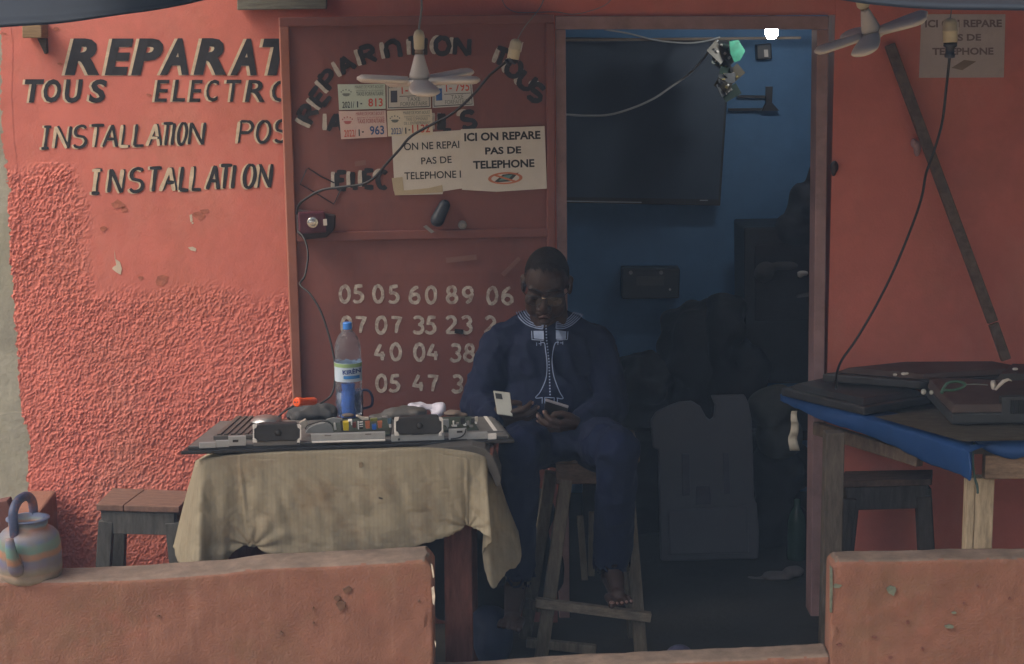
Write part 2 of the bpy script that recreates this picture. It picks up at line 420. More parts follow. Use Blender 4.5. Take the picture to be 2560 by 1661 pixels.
# latch, lock cylinder
lt = MB(); p = LEAF.at(1090, 548, .03); q = LEAF.at(1108, 512, .028)
lt.cap(p, q, .024, .020); lt.cap(q, LEAF.at(1113, 503, .03), .008, .006)
o = link(remesh(lt, .004, 3), 'padlock', mat('dark_blue_rubber', (.025, .032, .045), .55), door, smooth=True)
MB().slab([(1056, 566), (1064, 562), (1084, 578), (1076, 582)], LEAF, .0165, .022).build('latch_tongue', mat('dull_steel', (.25, .24, .23), .45, metal=.6), door)
MB().lathe([(.0, .022), (.007, .022), (.008, .018), (.014, .016), (.015, .006)], LEAF.at(1155, 562, 0), LEAF.n, 18).build('lock_cylinder', mat('dull_steel', (.25, .24, .23)), door)
# --- painted words on the leaf
rnd = random.Random(5)
DO = H_P + .0012
def dl(kb, kw, ch, cx, cy, rot, wid=34, hgt=41, sw=12.5):
    ca, sa = math.cos(math.radians(rot)), math.sin(math.radians(rot))
    x = cx - (wid/2*ca - hgt/2*sa); y = cy + (wid/2*sa + hgt/2*ca)
    # the cream brush stroke sits left of the letter's stem
    sx, sy = -10*ca - 1*sa, 10*sa - 1*ca
    if ch in 'OCSU': pts = GL[ch][0][:len(GL[ch][0])//2] if ch != 'S' else GL[ch][0][2:9]
    elif ch == 'T': pts = [(.38, .95), (.38, 0)]
    else: pts = [(0, 1), (0, 0)]
    q = [(x + sx + u*wid*ca - v*hgt*sa, y + sy - (u*wid*sa + v*hgt*ca)) for u, v in pts]
    ribbon(kw, q, 11, LEAF, DO - .0008, rnd)
    glyph(kb, ch, x, y, wid, hgt, sw, LEAF, DO + .0002, rnd, 0, rot, .05)
m_hl = mat('off_white_brush_paint', (.50, .46, .41), .8, .25, 60)
for wd, letters in (('REPARATION', [('R', 770, 284, 62), ('E', 800, 240, 52), ('P', 822, 198, 48), ('A', 864, 161, 30), ('R', 920, 137, 18), ('n', 982, 124, 8), ('T', 1034, 117, 2, 28), ('I', 1062, 116, 0, 14), ('O', 1105, 115, -3), ('N', 1154, 117, -4)]),
                    ('TOUS', [('T', 1252, 143, -20), ('O', 1284, 172, -30), ('U', 1316, 203, -33), ('S', 1340, 232, -30)]),
                    ('APPAREILS', [('A', 838, 306, 0), ('I', 1098, 304, 0, 14), ('L', 1118, 304, 0, 22), ('S', 1170, 300, 0)]),
                    ('ELEC', [('E', 854, 451, 0, 24), ('L', 888, 450, 0, 14), ('E', 922, 447, 0, 24), ('C', 956, 449, 0, 26)])):
    kb, kw = MB(), MB()
    for a_ in letters: dl(kb, kw, *a_)
    tag(kb.build('painted_lettering', m_black, door), 'black hand painted letters ' + wd); tag(kw.build('letter_highlight', m_hl, door), 'off white brush strokes beside the letters ' + wd)
m_num = mat('thin_grey_white_paint', (.56, .50, .43), .85, .40, 55, .1, 120, dirt=(.24, .11, .09), dscale=40, damt=.8)
rows = [(734, [('0', 860), ('5', 895), ('0', 945), ('5', 983), ('6', 1036), ('0', 1076), ('8', 1129), ('9', 1170), ('0', 1228), ('6', 1268)], .012, '05 05 60 89 06'),
        (811, [('0', 863), ('7', 899), ('0', 950), ('7', 988), ('3', 1045), ('5', 1074), ('2', 1126), ('3', 1166), ('2', 1222)], .0, '07 07 35 23'),
        (880, [('4', 949), ('0', 989), ('0', 1047), ('4', 1082), ('3', 1137), ('8', 1171)], 0., '40 04 38'),
        (957, [('0', 952), ('5', 984), ('4', 1045), ('7', 1079), ('3', 1141)], 0., '05 47 3')]
for yy, ds, sl, wd in rows:
    nb = MB()
    for ch, xx in ds:
        glyph(nb, ch, xx - 13, yy + (xx - 860) * sl + 20, 27, 40, 8.5, LEAF, DO, rnd, 0, -rnd.uniform(-3, 6), .04)
    tag(nb.build('phone_number_lettering', m_num, door), 'brushed grey white digits ' + wd)
wr = MB()
wr.tube([LEAF.at(x, y, .010) for x, y in [(835, 457), (800, 440), (770, 420), (765, 425), (750, 460), (793, 485), (834, 510), (848, 480), (858, 465)]], .0022, 6)
wr.build('bent_wire', m_black, door)

# --- signwriting and flakes on the front wall
def word(name, label, items, sw, shear, sh, wsh=None):
    k, c = MB(), MB()
    for ch, x, y, w_, h_ in items:
        glyph(c, ch, x + sh[0], y + sh[1], w_, h_, sw * (wsh or .95), WALL, .0014, rnd, shear, 0, .02)
        glyph(k, ch, x, y, w_, h_, sw, WALL, .0021, rnd, shear, 0, .02)
    o = k.build(name, m_black, front); tag(o, label); tag(c.build('letter_highlight', m_cream, front), 'cream edging of the ' + label)
def fword(name, label, items, y, h_, bold, ital, sh):
    k, c = MB(), MB()
    for ch, x0, x1 in items:
        dy = rnd.uniform(-.8, .8)
        print_text(c, ch, x0 + sh[0], y + sh[1] + dy, x1 + sh[0], y + sh[1] + dy, h_, WALL, .0014, bold, ital); print_text(k, ch, x0, y + dy, x1, y + dy, h_, WALL, .0021, bold, ital)
    o = k.build(name, m_black, front); tag(o, label); tag(c.build('letter_highlight', m_cream, front), 'cream edging of the ' + label)
fword('painted_lettering', 'big black word REPARAT', [('R', 162, 249), ('E', 262, 334), ('P', 328, 408), ('A', 400, 472), ('R', 484, 566), ('A', 576, 642), ('T', 656, 740)], 186, 90, .045, .22, (-8, 1))
fword('painted_lettering', 'black word TOUS', [('T', 62, 111), ('O', 109, 153), ('U', 162, 208), ('S', 222, 268)], 256, 58, .035, .16, (-6, 1))
fword('painted_lettering', 'black word ELECTRO', [('E', 386, 424), ('L', 431, 463), ('E', 473, 507), ('C', 516, 548), ('T', 566, 604), ('R', 612, 662), ('O', 680, 728)], 255, 55, .012, .16, (-6, 1))
base = lambda x: 371 - (x - 104) * .027
word('painted_lettering', 'thinner black words INSTALLATION POS', [(c, x, base(x), w_, 54) for c, x, w_ in [('J', 104, 18), ('N', 138, 33), ('S', 182, 32), ('T', 222, 32), ('A', 258, 34), ('L', 304, 24), ('L', 336, 26), ('A', 372, 30), ('T', 402, 24), ('I', 420, 20), ('O', 443, 20), ('N', 472, 34), ('P', 596, 32), ('O', 640, 32), ('S', 685, 30)]], 7.5, .13, (-5, 1), 1)
base2 = lambda x: 483 - (x - 228) * .035
word('painted_lettering', 'lower black word INSTALLATION', [(c, x, base2(x), w_, 58) for c, x, w_ in [('J', 229, 20), ('N', 272, 32), ('S', 322, 34), ('T', 368, 30), ('A', 406, 34), ('L', 450, 24), ('L', 480, 25), ('A', 518, 28), ('T', 546, 28), ('I', 570, 22), ('O', 608, 26), ('N', 644, 30)]], 9, .12, (-5, 1), 1)
fl = MB()
for poly in ([(286,624),(289,648),(300,655),(305,672),(302,687),(292,682),(280,672),(283,668),(291,663),(287,645)], [(470,619),(482,617),(491,622),(489,629),(477,626)], [(474,538),(480,536),(482,552),(476,556)], [(478,552),(485,558),(480,561)]):
    tag(MB().sheet(poly, WALL, .0016).build('chipped_paint', mat('bare_plaster', (.55, .46, .36), .9), front), 'pale flaked spot in the red paint')
sm = MB()
for cx, cy, s in ((292, 512, 15), (312, 524, 9), (498, 540, 13), (510, 528, 9), (258, 572, 10), (404, 700, 16), (352, 696, 7), (70, 80, 6), (8, 84, 6), (140, 74, 7), (150, 160, 6), (372, 238, 5)):
    q = [(cx + s*(1.2+rnd.uniform(-.5,.4))*math.cos(a), cy + s*.7*(1+rnd.uniform(-.5,.4))*math.sin(a)) for a in [k*.7 for k in range(9)]]
    tag(MB().sheet(q, WALL, .0015).build('scuff_mark', mat('brown_scuff', (.38, .13, .085), .9, .4, 50), front), 'brown scuff rubbed into the red paint')

# --- neighbour's grey wall at the far left, parapets, sill
me = MB()
xs = np.linspace(-2.6, XL + .16, 40); zs = np.linspace(-.05, 2.8, 60)
Pg = np.array([[(x, .012, z) for x in xs] for z in zs]); fl_ = Pg.reshape(-1, 3)
fl_[:, 1] += (vnoise(fl_, 5, 3) - .5) * .012 + (vnoise(fl_, 22, 4) - .5) * .005
me.grid(Pg.tolist()); me.box((-2.0, .09, 1.37), (1.2, .1, 2.84))
tag(me.build('neighbour_wall', m_grey, smooth=True), 'bare grey cement wall edge left of the red shop wall', 'wall')

m_low = mat('salmon_parapet_paint', (.225, .105, .072), .88, .2, 5, .8, 150, dirt=(.20, .125, .075), dscale=3.2, damt=.75)
def add_layer(m, col, stretch, scale, p0, p1, amt):
    n = m.node_tree.nodes; l = m.node_tree.links; b = n['Principled BSDF']; src = b.inputs['Base Color'].links[0].from_socket
    tc = n.new('ShaderNodeTexCoord'); mp = n.new('ShaderNodeMapping'); mp.inputs['Scale'].default_value = stretch; l.new(tc.outputs['Object'], mp.inputs[0])
    z = n.new('ShaderNodeTexNoise'); z.inputs['Scale'].default_value = scale; z.inputs['Detail'].default_value = 9; z.inputs['Roughness'].default_value = .7; l.new(mp.outputs[0], z.inputs['Vector'])
    r = n.new('ShaderNodeValToRGB'); r.color_ramp.elements[0].position = p0; r.color_ramp.elements[1].position = p1; r.color_ramp.elements[1].color = (amt, amt, amt, 1); l.new(z.outputs['Fac'], r.inputs[0])
    x = n.new('ShaderNodeMixRGB'); x.inputs['Color2'].default_value = (*col, 1); l.new(r.outputs[0], x.inputs['Fac']); l.new(src, x.inputs['Color1']); l.new(x.outputs[0], b.inputs['Base Color'])
add_layer(m_low, (.33, .19, .14), (1, 1, .12), 16, .56, .74, .6)      # pale run marks
add_layer(m_low, (.12, .075, .05), (1, 1, .8), 26, .64, .74, .6)      # small dark scuffs
add_layer(m_low, (.30, .11, .075), (1, 1, 1), 7, .55, .7, .5)         # fresher salmon patches
add_layer(m_red, (.60, .25, .19), (1, 1, .6), 3, .50, .72, .6); add_layer(m_red, (.46, .16, .11), (1, 1, .5), 6, .52, .72, .5); add_layer(m_red, (.36, .10, .07), (1, 1, .6), 24, .66, .76, .5)
add_layer(m_door, (.14, .07, .066), (1, 1, .5), 7, .52, .72, .5); add_layer(m_door, (.27, .12, .10), (1, 1, .25), 18, .58, .76, .4)
m_top = mat('grimy_parapet_top', (.20, .15, .12), .9, .3, 14, .6, 90, dirt=(.10, .085, .07), dscale=8, damt=.6)
YF = -1.20
def low_wall(name, label, front_px, thick, zbot, end_l=None, end_r=None, seed=0, paint_top=False):
    """parapet with a worn rounded top edge, height read along its front edge"""
    pts = [at(x, y, YF) for x, y in front_px]
    X0, X1 = pts[0].x, pts[-1].x; nx = int((X1 - X0) / .008); xs = np.linspace(X0, X1, nx)
    top = np.interp(xs, [p.x for p in pts], [p.z for p in pts])
    prof = [(0, None)] * 0
    secs = []
    nz = 46; r = .014
    for i, x in enumerate(xs):
        h = top[i]; row = []
        for k in range(nz): row.append((x, YF, zbot + (h - r - zbot) * k / (nz - 1)))
        for a in np.linspace(0.3, math.pi/2, 4): row.append((x, YF + r - r*math.cos(a), h - r + r*math.sin(a)))
        for k in range(1, 11): row.append((x, YF + r + (thick - 2*r) * k / 10, h))
        row.append((x, YF + thick, h - r)); row.append((x, YF + thick, zbot))
        secs.append(row)
    A = np.array(secs); n0, n1, _ = A.shape; Q = A.reshape(-1, 3)
    dn = (vnoise(Q, 7, seed) - .5) * .012 + (vnoise(Q, 28, seed+1) - .5) * .005 + (vnoise(Q, 90, seed+2) - .5) * .0016
    Q[:, 1] -= np.where(Q[:, 1] < YF + thick*.6, dn, 0); Q[:, 2] += np.where(Q[:, 2] > zbot + .02, dn * .6, 0)
    # worn corner at the ends
    for e, s in ((end_l, 1), (end_r, -1)):
        if e is None: continue
        xe = X0 if s == 1 else X1
        dd = np.abs(Q[:, 0] - xe); Q[:, 2] -= np.where((dd < e) & (Q[:, 2] > zbot + .1), (1 - dd/e)**2 * e * .8, 0)
        Q[:, 0] += s * np.where(dd < .02, (vnoise(Q, 35, seed+5)) * .012, 0)
    A = Q.reshape(n0, n1, 3); mb = MB(); mb.grid(A.tolist())
    mb.f.append(tuple(range(n1))); mb.f.append(tuple((n0-1)*n1 + k for k in range(n1)))
    o = mb.build(name, m_low, smooth=False)
    o.data.materials.append(m_top)
    tz = np.interp
    for p in o.data.polygons:
        if p.normal.z > .75: p.material_index = 1
        p.use_smooth = len(p.vertices) == 4
    tag(o, label, 'wall'); return o
low1 = low_wall('parapet_wall', 'salmon parapet with wavy grimy top below the cloth covered table', [(-160, 1458), (0, 1454), (156, 1455), (374, 1446), (540, 1434), (647, 1421), (760, 1416), (879, 1411), (1000, 1405), (1074, 1401), (1084, 1404)], .15, -.05, None, .02, 3)
low2 = low_wall('parapet_wall', 'chipped salmon parapet below the blue covered table', [(2076, 1405), (2120, 1403), (2250, 1401), (2400, 1398), (2560, 1396), (2800, 1393)], .11, -.05, .02, None, 20)
sill = low_wall('doorway_sill', 'low worn salmon sill bridging the gap between both parapets', [(1086, 1690), (1300, 1676), (1600, 1660), (1900, 1648), (2054, 1641), (2074, 1640)], .12, -.05, None, None, 31)
def flakes(parent, name, label, polys, col, off=.012):
    pl = vplane(YF)
    for q in polys: tag(MB().slab(q, pl, 0, off).build(name, mat(name + '_%d' % (col[0]*1000), col, .9, .35, 40, .3), parent), label)
def blob(cx, cy, rx_, ry_, n=11):
    return [(cx + rx_*(1+rnd.uniform(-.35,.25))*math.cos(k*2*math.pi/n), cy + ry_*(1+rnd.uniform(-.35,.25))*math.sin(k*2*math.pi/n)) for k in range(n)]
flakes(low2, 'chipped_paint', 'green grey chips down to old paint', [blob(2228, 1475, 11, 14), blob(2092, 1464, 11, 6), blob(2374, 1566, 12, 5), blob(2384, 1532, 6, 3), [(2074,1412),(2080,1420),(2081,1470),(2079,1530),(2074,1530)]], (.15, .175, .135), .006)
flakes(low2, 'scuff_mark', 'dark pits and scuffs', [blob(2269, 1555, 5, 5), blob(2098, 1612, 7, 4), blob(2225, 1642, 5, 4), blob(2185, 1592, 6, 3), blob(2306, 1622, 4, 4), blob(2524, 1496, 4, 4), blob(2410, 1508, 4, 3), blob(2445, 1466, 3, 4)], (.15, .060, .045), .006)
flakes(low1, 'scuff_mark', 'dark stains and pits', [blob(868, 1474, 11, 9), blob(853, 1513, 12, 12), blob(842, 1495, 9, 5), blob(784, 1521, 3, 4), blob(784, 1558, 3, 3), blob(703, 1582, 4, 4), blob(396, 1540, 4, 3), blob(1048, 1503, 3, 3)], (.13, .070, .045), .006)
flakes(low1, 'chipped_paint', 'white filler showing along the worn end', [[(1077,1408),(1082,1412),(1086,1440),(1083,1444)], [(1079,1470),(1085,1466),(1088,1490),(1086,1512),(1082,1506)], [(1086,1600),(1090,1604),(1090,1618)]], (.62, .55, .45), .009)

# side parapet running to the wall behind the kettle, brown board leaning at the far left
b = MB(); ztp = .478
q = [atz(69, 1226, ztp), atz(141, 1226, ztp), atz(92, 1290, ztp), atz(18, 1290, ztp)]
lo = [Vector((p.x, p.y, 0)) for p in q]
b.hexa(lo, q)
tag(b.build('side_parapet', m_low, bevel=.008), 'short salmon cross parapet joining the wall behind the kettle', 'wall')
b = MB(); pl = vplane(-.62)
b.slab([(-60, 1268), (18, 1250), (30, 1285), (34, 1460), (-60, 1460)], pl, -.05, 0)
tag(b.build('wooden_board', mat('red_brown_board', (.12, .05, .042), .8, .3), bevel=.004), 'dark red brown board end at the left frame edge behind the kettle', 'board')

# awning: two blue grey sheets; the left one is a narrow strip over the front, the right one reaches back to the wall
m_tarp = mat('blue_grey_sheet', (.045, .060, .082), .7, .14, 5, .5, 14)
_n = m_tarp.node_tree.nodes; _l = m_tarp.node_tree.links
_t = _n.new('ShaderNodeBsdfTranslucent'); _t.inputs[0].default_value = (.17, .23, .33, 1); _a = _n.new('ShaderNodeMixShader'); _a.inputs[0].default_value = .5
_l.new(_n['Principled BSDF'].outputs[0], _a.inputs[1]); _l.new(_t.outputs[0], _a.inputs[2]); _l.new(_a.outputs[0], _n['Material Output'].inputs[0])
def awning(label, hem, YA, back, zb):
    H = spline([at(x, y, YA) for x, y in hem], 6); rows = []
    for t in np.linspace(0, 1, 14):
        rows.append([Vector((p.x, YA + (back - YA) * t, p.z + (zb - p.z) * t ** .9 + .012*math.sin(p.x*9 + t*5)*math.sin(t*3.1))) for p in H])
    rows.insert(0, [Vector((p.x, YA + .012, p.z + .012)) for p in H])
    o = MB().grid([[tuple(p) for p in r_] for r_ in rows]).build('awning', m_tarp, smooth=True, solid=.004)
    tag(o, label, 'awning', 'awning sheets')
awning('blue grey awning sheet sagging across the top left corner', [(-1500, 150), (-700, 118), (0, 68), (150, 58), (300, 37), (400, 23), (510, 0), (640, -40)], -1.75, -1.25, 2.30)
awning('dark blue awning sheet sagging along the top right corner', [(-30, -190), (500, -170), (1180, -150), (1500, -110), (1900, -35), (2105, 0), (2200, 13), (2340, 23), (2560, 26), (2900, 30), (3900, 20)], -2.05, -.01, 2.66)  # seen at right only; unseen reach shaped to shade door and right wall

g = MB().box((2.45, -2.6, 1.8), (.16, 5.0, 3.8)).build('shade_wall', m_grey); tag(g, 'unseen grey side wall added to block light from the right', 'wall')  # added out of view to keep sky light off the right side
m_wood_y = wood('old_yellow_timber', (.26, .18, .10))
tag(MB().slab([(72, 56), (120, 58), (121, 95), (73, 95)], WALL, .0, .09).build('roof_beam', m_wood_y, bevel=.003), 'yellowish beam end sticking out of the wall above REPARAT', 'beam')
bc = MB()
bc.slab([(98, 96), (120, 96), (122, 132), (117, 136)], WALL, .0, .03)
tag(bc.build('timber_wedge', wood('dark_wedge_timber', (.09, .08, .07)), bevel=.002), 'dark splintered wedge directly under the yellowish beam end', 'wedge')
tag(MB().slab([(598, -40), (820, -40), (819, 23), (598, 26)], WALL, .01, .05).build('roof_plank', wood('grey_green_timber', (.17, .17, .14)), bevel=.003), 'grey green plank on the wall above the door leaf', 'plank')
# ================================================================ PAPERS, STICKERS, TAPE ON THE DOOR
m_paper = mat('white_notice_paper', (.66, .62, .56), .8, .06, 6, .1, 20, dirt=(.54, .48, .38), dscale=5, damt=.5)
m_ink = mat('black_print', (.03, .03, .033), .7, .1, 20, 0)
PO = .0125
def paper(name, label, poly, off, m=m_paper, cat='notice', plane=LEAF, th=.0010, group=None):
    o = MB().slab(poly, plane, off - th, off).build(name, m); return tag(o, label, cat, group)
n1 = paper('paper_notice', 'yellowed notice reading ON NE REPAI PAS DE TELEPHONE, half covered by the newer one', [(978, 336), (1155, 325), (1158, 470), (1107, 478), (1105, 485), (986, 488)], PO)
for a_ in (('ON NE REPAI', 1009, 376, 1147, 370, 18.5), ('PAS DE', 1052, 411, 1128, 407, 17.5), ('TELEPHONE I', 1010, 449, 1151, 444, 18.5)):
    t = MB(); print_text(t, *a_, LEAF, PO + .0006, .012); t.build('printed_text', m_ink, n1)
tp = MB(); tp.slab([(978, 445), (1005, 442), (1008, 476), (983, 478)], LEAF, PO + .0004, PO + .0012); tp.slab([(984, 478), (1070, 470), (1104, 462), (1106, 480), (986, 488)], LEAF, PO + .0004, PO + .0012)
tp.build('packing_tape', mat('yellow_tape', (.50, .42, .28), .4, .1), n1)
n2 = paper('paper_notice', 'clean white notice reading ICI ON REPARE PAS DE TELEPHONE with crossed phone sign', [(1150, 323), (1359, 315), (1365, 471), (1240, 479), (1153, 474)], PO + .003)
o2 = PO + .0036
for a_ in (('ICI ON REPARE', 1159, 353, 1349, 347, 20.5), ('PAS DE', 1211, 386, 1301, 383, 18), ('TELEPHONE', 1181, 422, 1334, 417, 20)):
    t = MB(); print_text(t, *a_, LEAF, o2, .035); t.build('printed_text', m_ink, n2)
pic = MB(); cx, cy = 1261, 445
pic.slab([(cx-30, cy+11), (cx-6, cy-9), (cx+34, cy-14), (cx+12, cy+8)], LEAF, o2 - .0002, o2 + .0002)
pic.build('phone_picture', mat('phone_print', (.06, .07, .07), .6), n2)
pic = MB(); pic.slab([(cx-16, cy+6), (cx-3, cy-6), (cx+18, cy-9), (cx+6, cy+4)], LEAF, o2 + .0003, o2 + .0006)
pic.build('screen_picture', mat('teal_print', (.12, .28, .27), .6), n2)
rg = MB(); e1 = [(cx + 43*math.cos(a), cy + 15*math.sin(a) - .04*43*math.cos(a)) for a in np.linspace(0, 2*math.pi, 36)]; e2 = [(cx + 35*math.cos(a), cy + 11*math.sin(a) - .04*35*math.cos(a)) for a in np.linspace(0, 2*math.pi, 36)]
rg.add([LEAF.at(*p, o2 + .0008) for p in e1] + [LEAF.at(*p, o2 + .0008) for p in e2], [(i, i+1, 37+i, 36+i) for i in range(35)])
rg.sheet([(cx-29, cy-6), (cx-23, cy-9), (cx+29, cy+7), (cx+23, cy+10)], LEAF, o2 + .0009)
rg.build('red_ring', mat('orange_red_print', (.55, .20, .11), .6), n2)

def sticker(label, poly, col, paint):
    x0 = sum(p[0] for p in poly)/4; off = PO + .0002
    o = paper('tax_sticker', label, poly, off, mat('sticker_%d_%d' % (col[0]*100, col[2]*100), col, .6, .08, 12, 0), 'sticker', group='tax stickers on the door')
    Q = [Vector(p) for p in poly]
    def uv(u, v): return tuple((Q[0].lerp(Q[1], u)).lerp(Q[3].lerp(Q[2], u), v))
    def line(s, u0, u1, v, hv, col, bold=.02, name='printed_text'):
        a = uv(u0, v); b = uv(u1, v); h = (Q[3]-Q[0]).length * hv
        t = MB(); print_text(t, s, *a, *b, h, LEAF, off + .0006, bold); t.build(name, mat('print_%d_%d_%d' % tuple(c*100 for c in col), col, .7, .05, 20, 0), o)
    def rect(u0, v0, u1, v1, col, name, w_=None):
        t = MB()
        if w_ is None: t.sheet([uv(u0, v0), uv(u1, v0), uv(u1, v1), uv(u0, v1)], LEAF, off + .0004)
        else:
            t.sheet([uv(u0, v0), uv(u1, v0), uv(u1, v0+w_), uv(u0, v0+w_)], LEAF, off + .0005); t.sheet([uv(u0, v1-w_), uv(u1, v1-w_), uv(u1, v1), uv(u0, v1)], LEAF, off + .0005)
            t.sheet([uv(u0, v0+w_), uv(u0+w_*.6, v0+w_), uv(u0+w_*.6, v1-w_), uv(u0, v1-w_)], LEAF, off + .0005); t.sheet([uv(u1-w_*.6, v0+w_), uv(u1, v0+w_), uv(u1, v1-w_), uv(u1-w_*.6, v1-w_)], LEAF, off + .0005)
        t.build(name, mat('print_%d_%d_%d' % tuple(c*100 for c in col), col, .7, .05, 20, 0), o)
    def crest(u, v, s, col):
        t = MB()
        c = [uv(u + s*math.cos(a)*(.55 if k % 2 else .8), v + s*1.5*math.sin(a)*.5 + s*.45) for k, a in enumerate(np.linspace(0, math.pi, 9))]
        t.sheet(c + [uv(u - s*.5, v + s*.2), uv(u + s*.5, v + s*.2)], LEAF, off + .0004)
        for k in range(5):
            a = math.pi*(k+.5)/5; t.sheet([uv(u + s*.9*math.cos(a)-.012, v - s*1.0*math.sin(a)-.02), uv(u + s*.9*math.cos(a)+.012, v - s*1.0*math.sin(a)-.02), uv(u + s*.9*math.cos(a)+.012, v - s*1.0*math.sin(a)+.03), uv(u + s*.9*math.cos(a)-.012, v - s*1.0*math.sin(a)+.03)], LEAF, off + .0004)
        t.build('town_crest', mat('print_%d_%d_%d' % tuple(c*100 for c in col), col, .7, .05, 20, 0), o)
    paint(line, rect, crest); return o
BK = (.05, .06, .07); RD = (.55, .10, .07); GR = (.16, .19, .17); BL = (.05, .10, .25); PK = (.42, .13, .13)
def s_new(year, yc, num, nc, l3, c1, cc):
    def f(line, rect, crest):
        line('MAIRIE DE PORT-BOUET', .36, .96, .17, .12, c1, .0)
        line('DISTRICT AUTONOME', .38, .96, .28, .05, c1, .0)
        if len(l3) == 1: line(l3[0], .38, .96, .46, .15, c1, .01)
        else: line(l3[0], .42, .9, .42, .12, c1, .0); line(l3[1], .37, .96, .57, .11, c1, .0)
        crest(.17, .33, .12, cc)
        line(year + '/', .07, .33, .93, .25, yc, .01); line('1', .385, .412, .92, .24, BK, .0); line('-', .46, .50, .80, .05, BK, .0)
        line(num, .54 if len(num) > 3 else .63, .94, .90, .32, nc, .02)
    return f
def s_old(num, logo):
    def f(line, rect, crest):
        rect(.03, .04, .97, .96, BK, 'border_line', .025)
        rect(.09, .40, .24, .78, logo, 'town_crest'); rect(.29, .58, .94, .60, BK, 'rule_line')
        line(num, .34, .92, .52, .30, RD, .01); line('TAXE', .46, .76, .76, .13, GR, .0); line('FORFAITAIRE', .31, .92, .91, .13, GR, .0)
        line('2019', .05, .24, .32, .13, BK, .0)
    return f
sticker('pale green tax sticker printed 2021/1- 813', [(843, 211), (962, 210), (963, 272), (847, 275)], (.50, .58, .50), s_new('2021', BK, '813', RD, ['TAXE FORFAITAIRE'], GR, GR))
sticker('grey tax sticker with dark crest and number 1- 009 under the lamp blade', [(965, 196), (1075, 193), (1076, 270), (966, 274)], (.56, .54, .49), s_old('1- 009', (.06, .06, .08)))
sticker('grey tax sticker with blue crest and number 1- 795', [(1079, 190), (1177, 187), (1183, 264), (1080, 270)], (.56, .57, .56), s_old('1- 795', (.05, .13, .35)))
sticker('pinkish tax sticker printed 2022/1- 963', [(846, 278), (963, 276), (967, 342), (852, 348)], (.64, .48, .44), s_new('2022', RD, '963', BL, ['TAXE FORFAITAIRE'], PK, PK))
sticker('cream tax sticker printed 2023/1- 1132', [(966, 277), (1078, 273), (1081, 337), (969, 341)], (.66, .60, .48), s_new('2023', BL, '1132', RD, ['TAXE COMMUNALE', 'DE L ENTREPRENANT'], GR, GR))
m_tape = mat('clear_brown_tape', (.24, .12, .10), .35, .1)
paper('tape_strip', 'level strip of faded tape above the phone numbers', [(1113, 644), (1189, 636), (1191, 649), (1115, 657)], PO, m_tape, 'tape')
paper('tape_strip', 'slanting strip of faded tape beside the seated man\'s head', [(1251, 684), (1294, 641), (1301, 648), (1259, 691)], PO, m_tape, 'tape')
paper('tape_strip', 'short horizontal tape scrap above the ELECT letters', [(886, 404), (913, 400), (914, 412), (887, 416)], PO, m_tape, 'tape')
paper('tape_strip', 'black tape scrap between the digits 2 and 3', [(1135, 821), (1157, 823), (1156, 835), (1135, 832)], PO, m_black, 'tape')
n3 = paper('paper_notice', 'faded grey notice on the bare wall right of the doorway', [(2303, 36), (2513, 36), (2509, 194), (2297, 195)], .003, mat('faded_paper', (.50, .44, .42), .85, .1, 5, .1, 20, dirt=(.25, .18, .16), dscale=3, damt=.6), plane=WALL)
m_fade = mat('faded_print', (.19, .145, .14), .8, .2, 20, 0)
for s_, x0, y0, x1, y1, h_ in (('ICI ON REPARE', 2312, 69, 2504, 68, 19), ('PAS DE', 2360, 103, 2452, 102, 17), ('TELEPHONE', 2330, 138, 2483, 137, 18)): t = MB(); print_text(t, s_, x0, y0, x1, y1, h_, WALL, .0042, .035); t.build('printed_text', m_fade, n3)
t = MB(); t.slab([(2378, 170), (2410, 150), (2440, 154), (2405, 176)], WALL, .0034, .004); t.build('phone_picture', mat('faded_picture', (.22, .17, .13), .8), n3)

# ================================================================ RED BOX, LAMPS, SOCKETS, CABLES
e = empty('socket_box', LEAF.at(780, 580, .03), 'dark red electrical box with chrome dial at the left edge of the door', 'electrical box')
MB().slab([(743, 528), (808, 525), (812, 576), (745, 580)], LEAF, .018, .07).build('housing', mat('maroon_plastic', (.075, .018, .030), .45), e, bevel=.004)
dp = LEAF.at(777, 551, .071)
MB().lathe([(.0, .012), (.010, .014), (.014, .006), (.0165, .008), (.0185, .004), (.0185, -.004)], dp, LEAF.n, 24).build('dial', mat('chrome_dial', (.62, .60, .55), .25, metal=.9), e, smooth=True)
MB().slab([(803, 543), (812, 542.5), (813, 558), (804, 558.5)], LEAF, .0702, .074).build('switch_label', m_paper, e)
MB().slab([(740, 522), (838, 535), (836, 570), (815, 592), (760, 598), (741, 582)], LEAF, .016, .03).build('back_plate', mat('sooty_plate', (.055, .04, .042), .8), e, bevel=.006)

def cable(name, label, pts, r, m=None, cat='cable', n=6):
    o = MB().tube(spline(pts, n), r, 8).build(name, m or mat('black_cable', (.018, .018, .02), .5, .1), smooth=True); return tag(o, label, cat)
m_cable = mat('black_cable', (.018, .018, .02), .5, .1)
def YP(L, y0, y1): return [at(x, y, y0 + (y1 - y0) * i / (len(L) - 1)) for i, (x, y) in enumerate(L)]
cable('power_cable', 'black cable sagging from the hanging plug across the door to the red box', YP([(1264, 156), (1224, 189), (1188, 232), (1151, 268), (1122, 290), (1079, 312), (1028, 341), (999, 374), (970, 406), (934, 446), (905, 461), (854, 468), (807, 475), (771, 493), (748, 512), (742, 535)], -.62, -.30), .0042)
cable('power_cable', 'thin black cable running down the door edge from the red box to the table', YP([(745, 578), (762, 600), (770, 640), (762, 690), (750, 712), (775, 735), (800, 775), (818, 825), (832, 880), (838, 930), (830, 985), (800, 1010)], -.27, -.55), .0034)

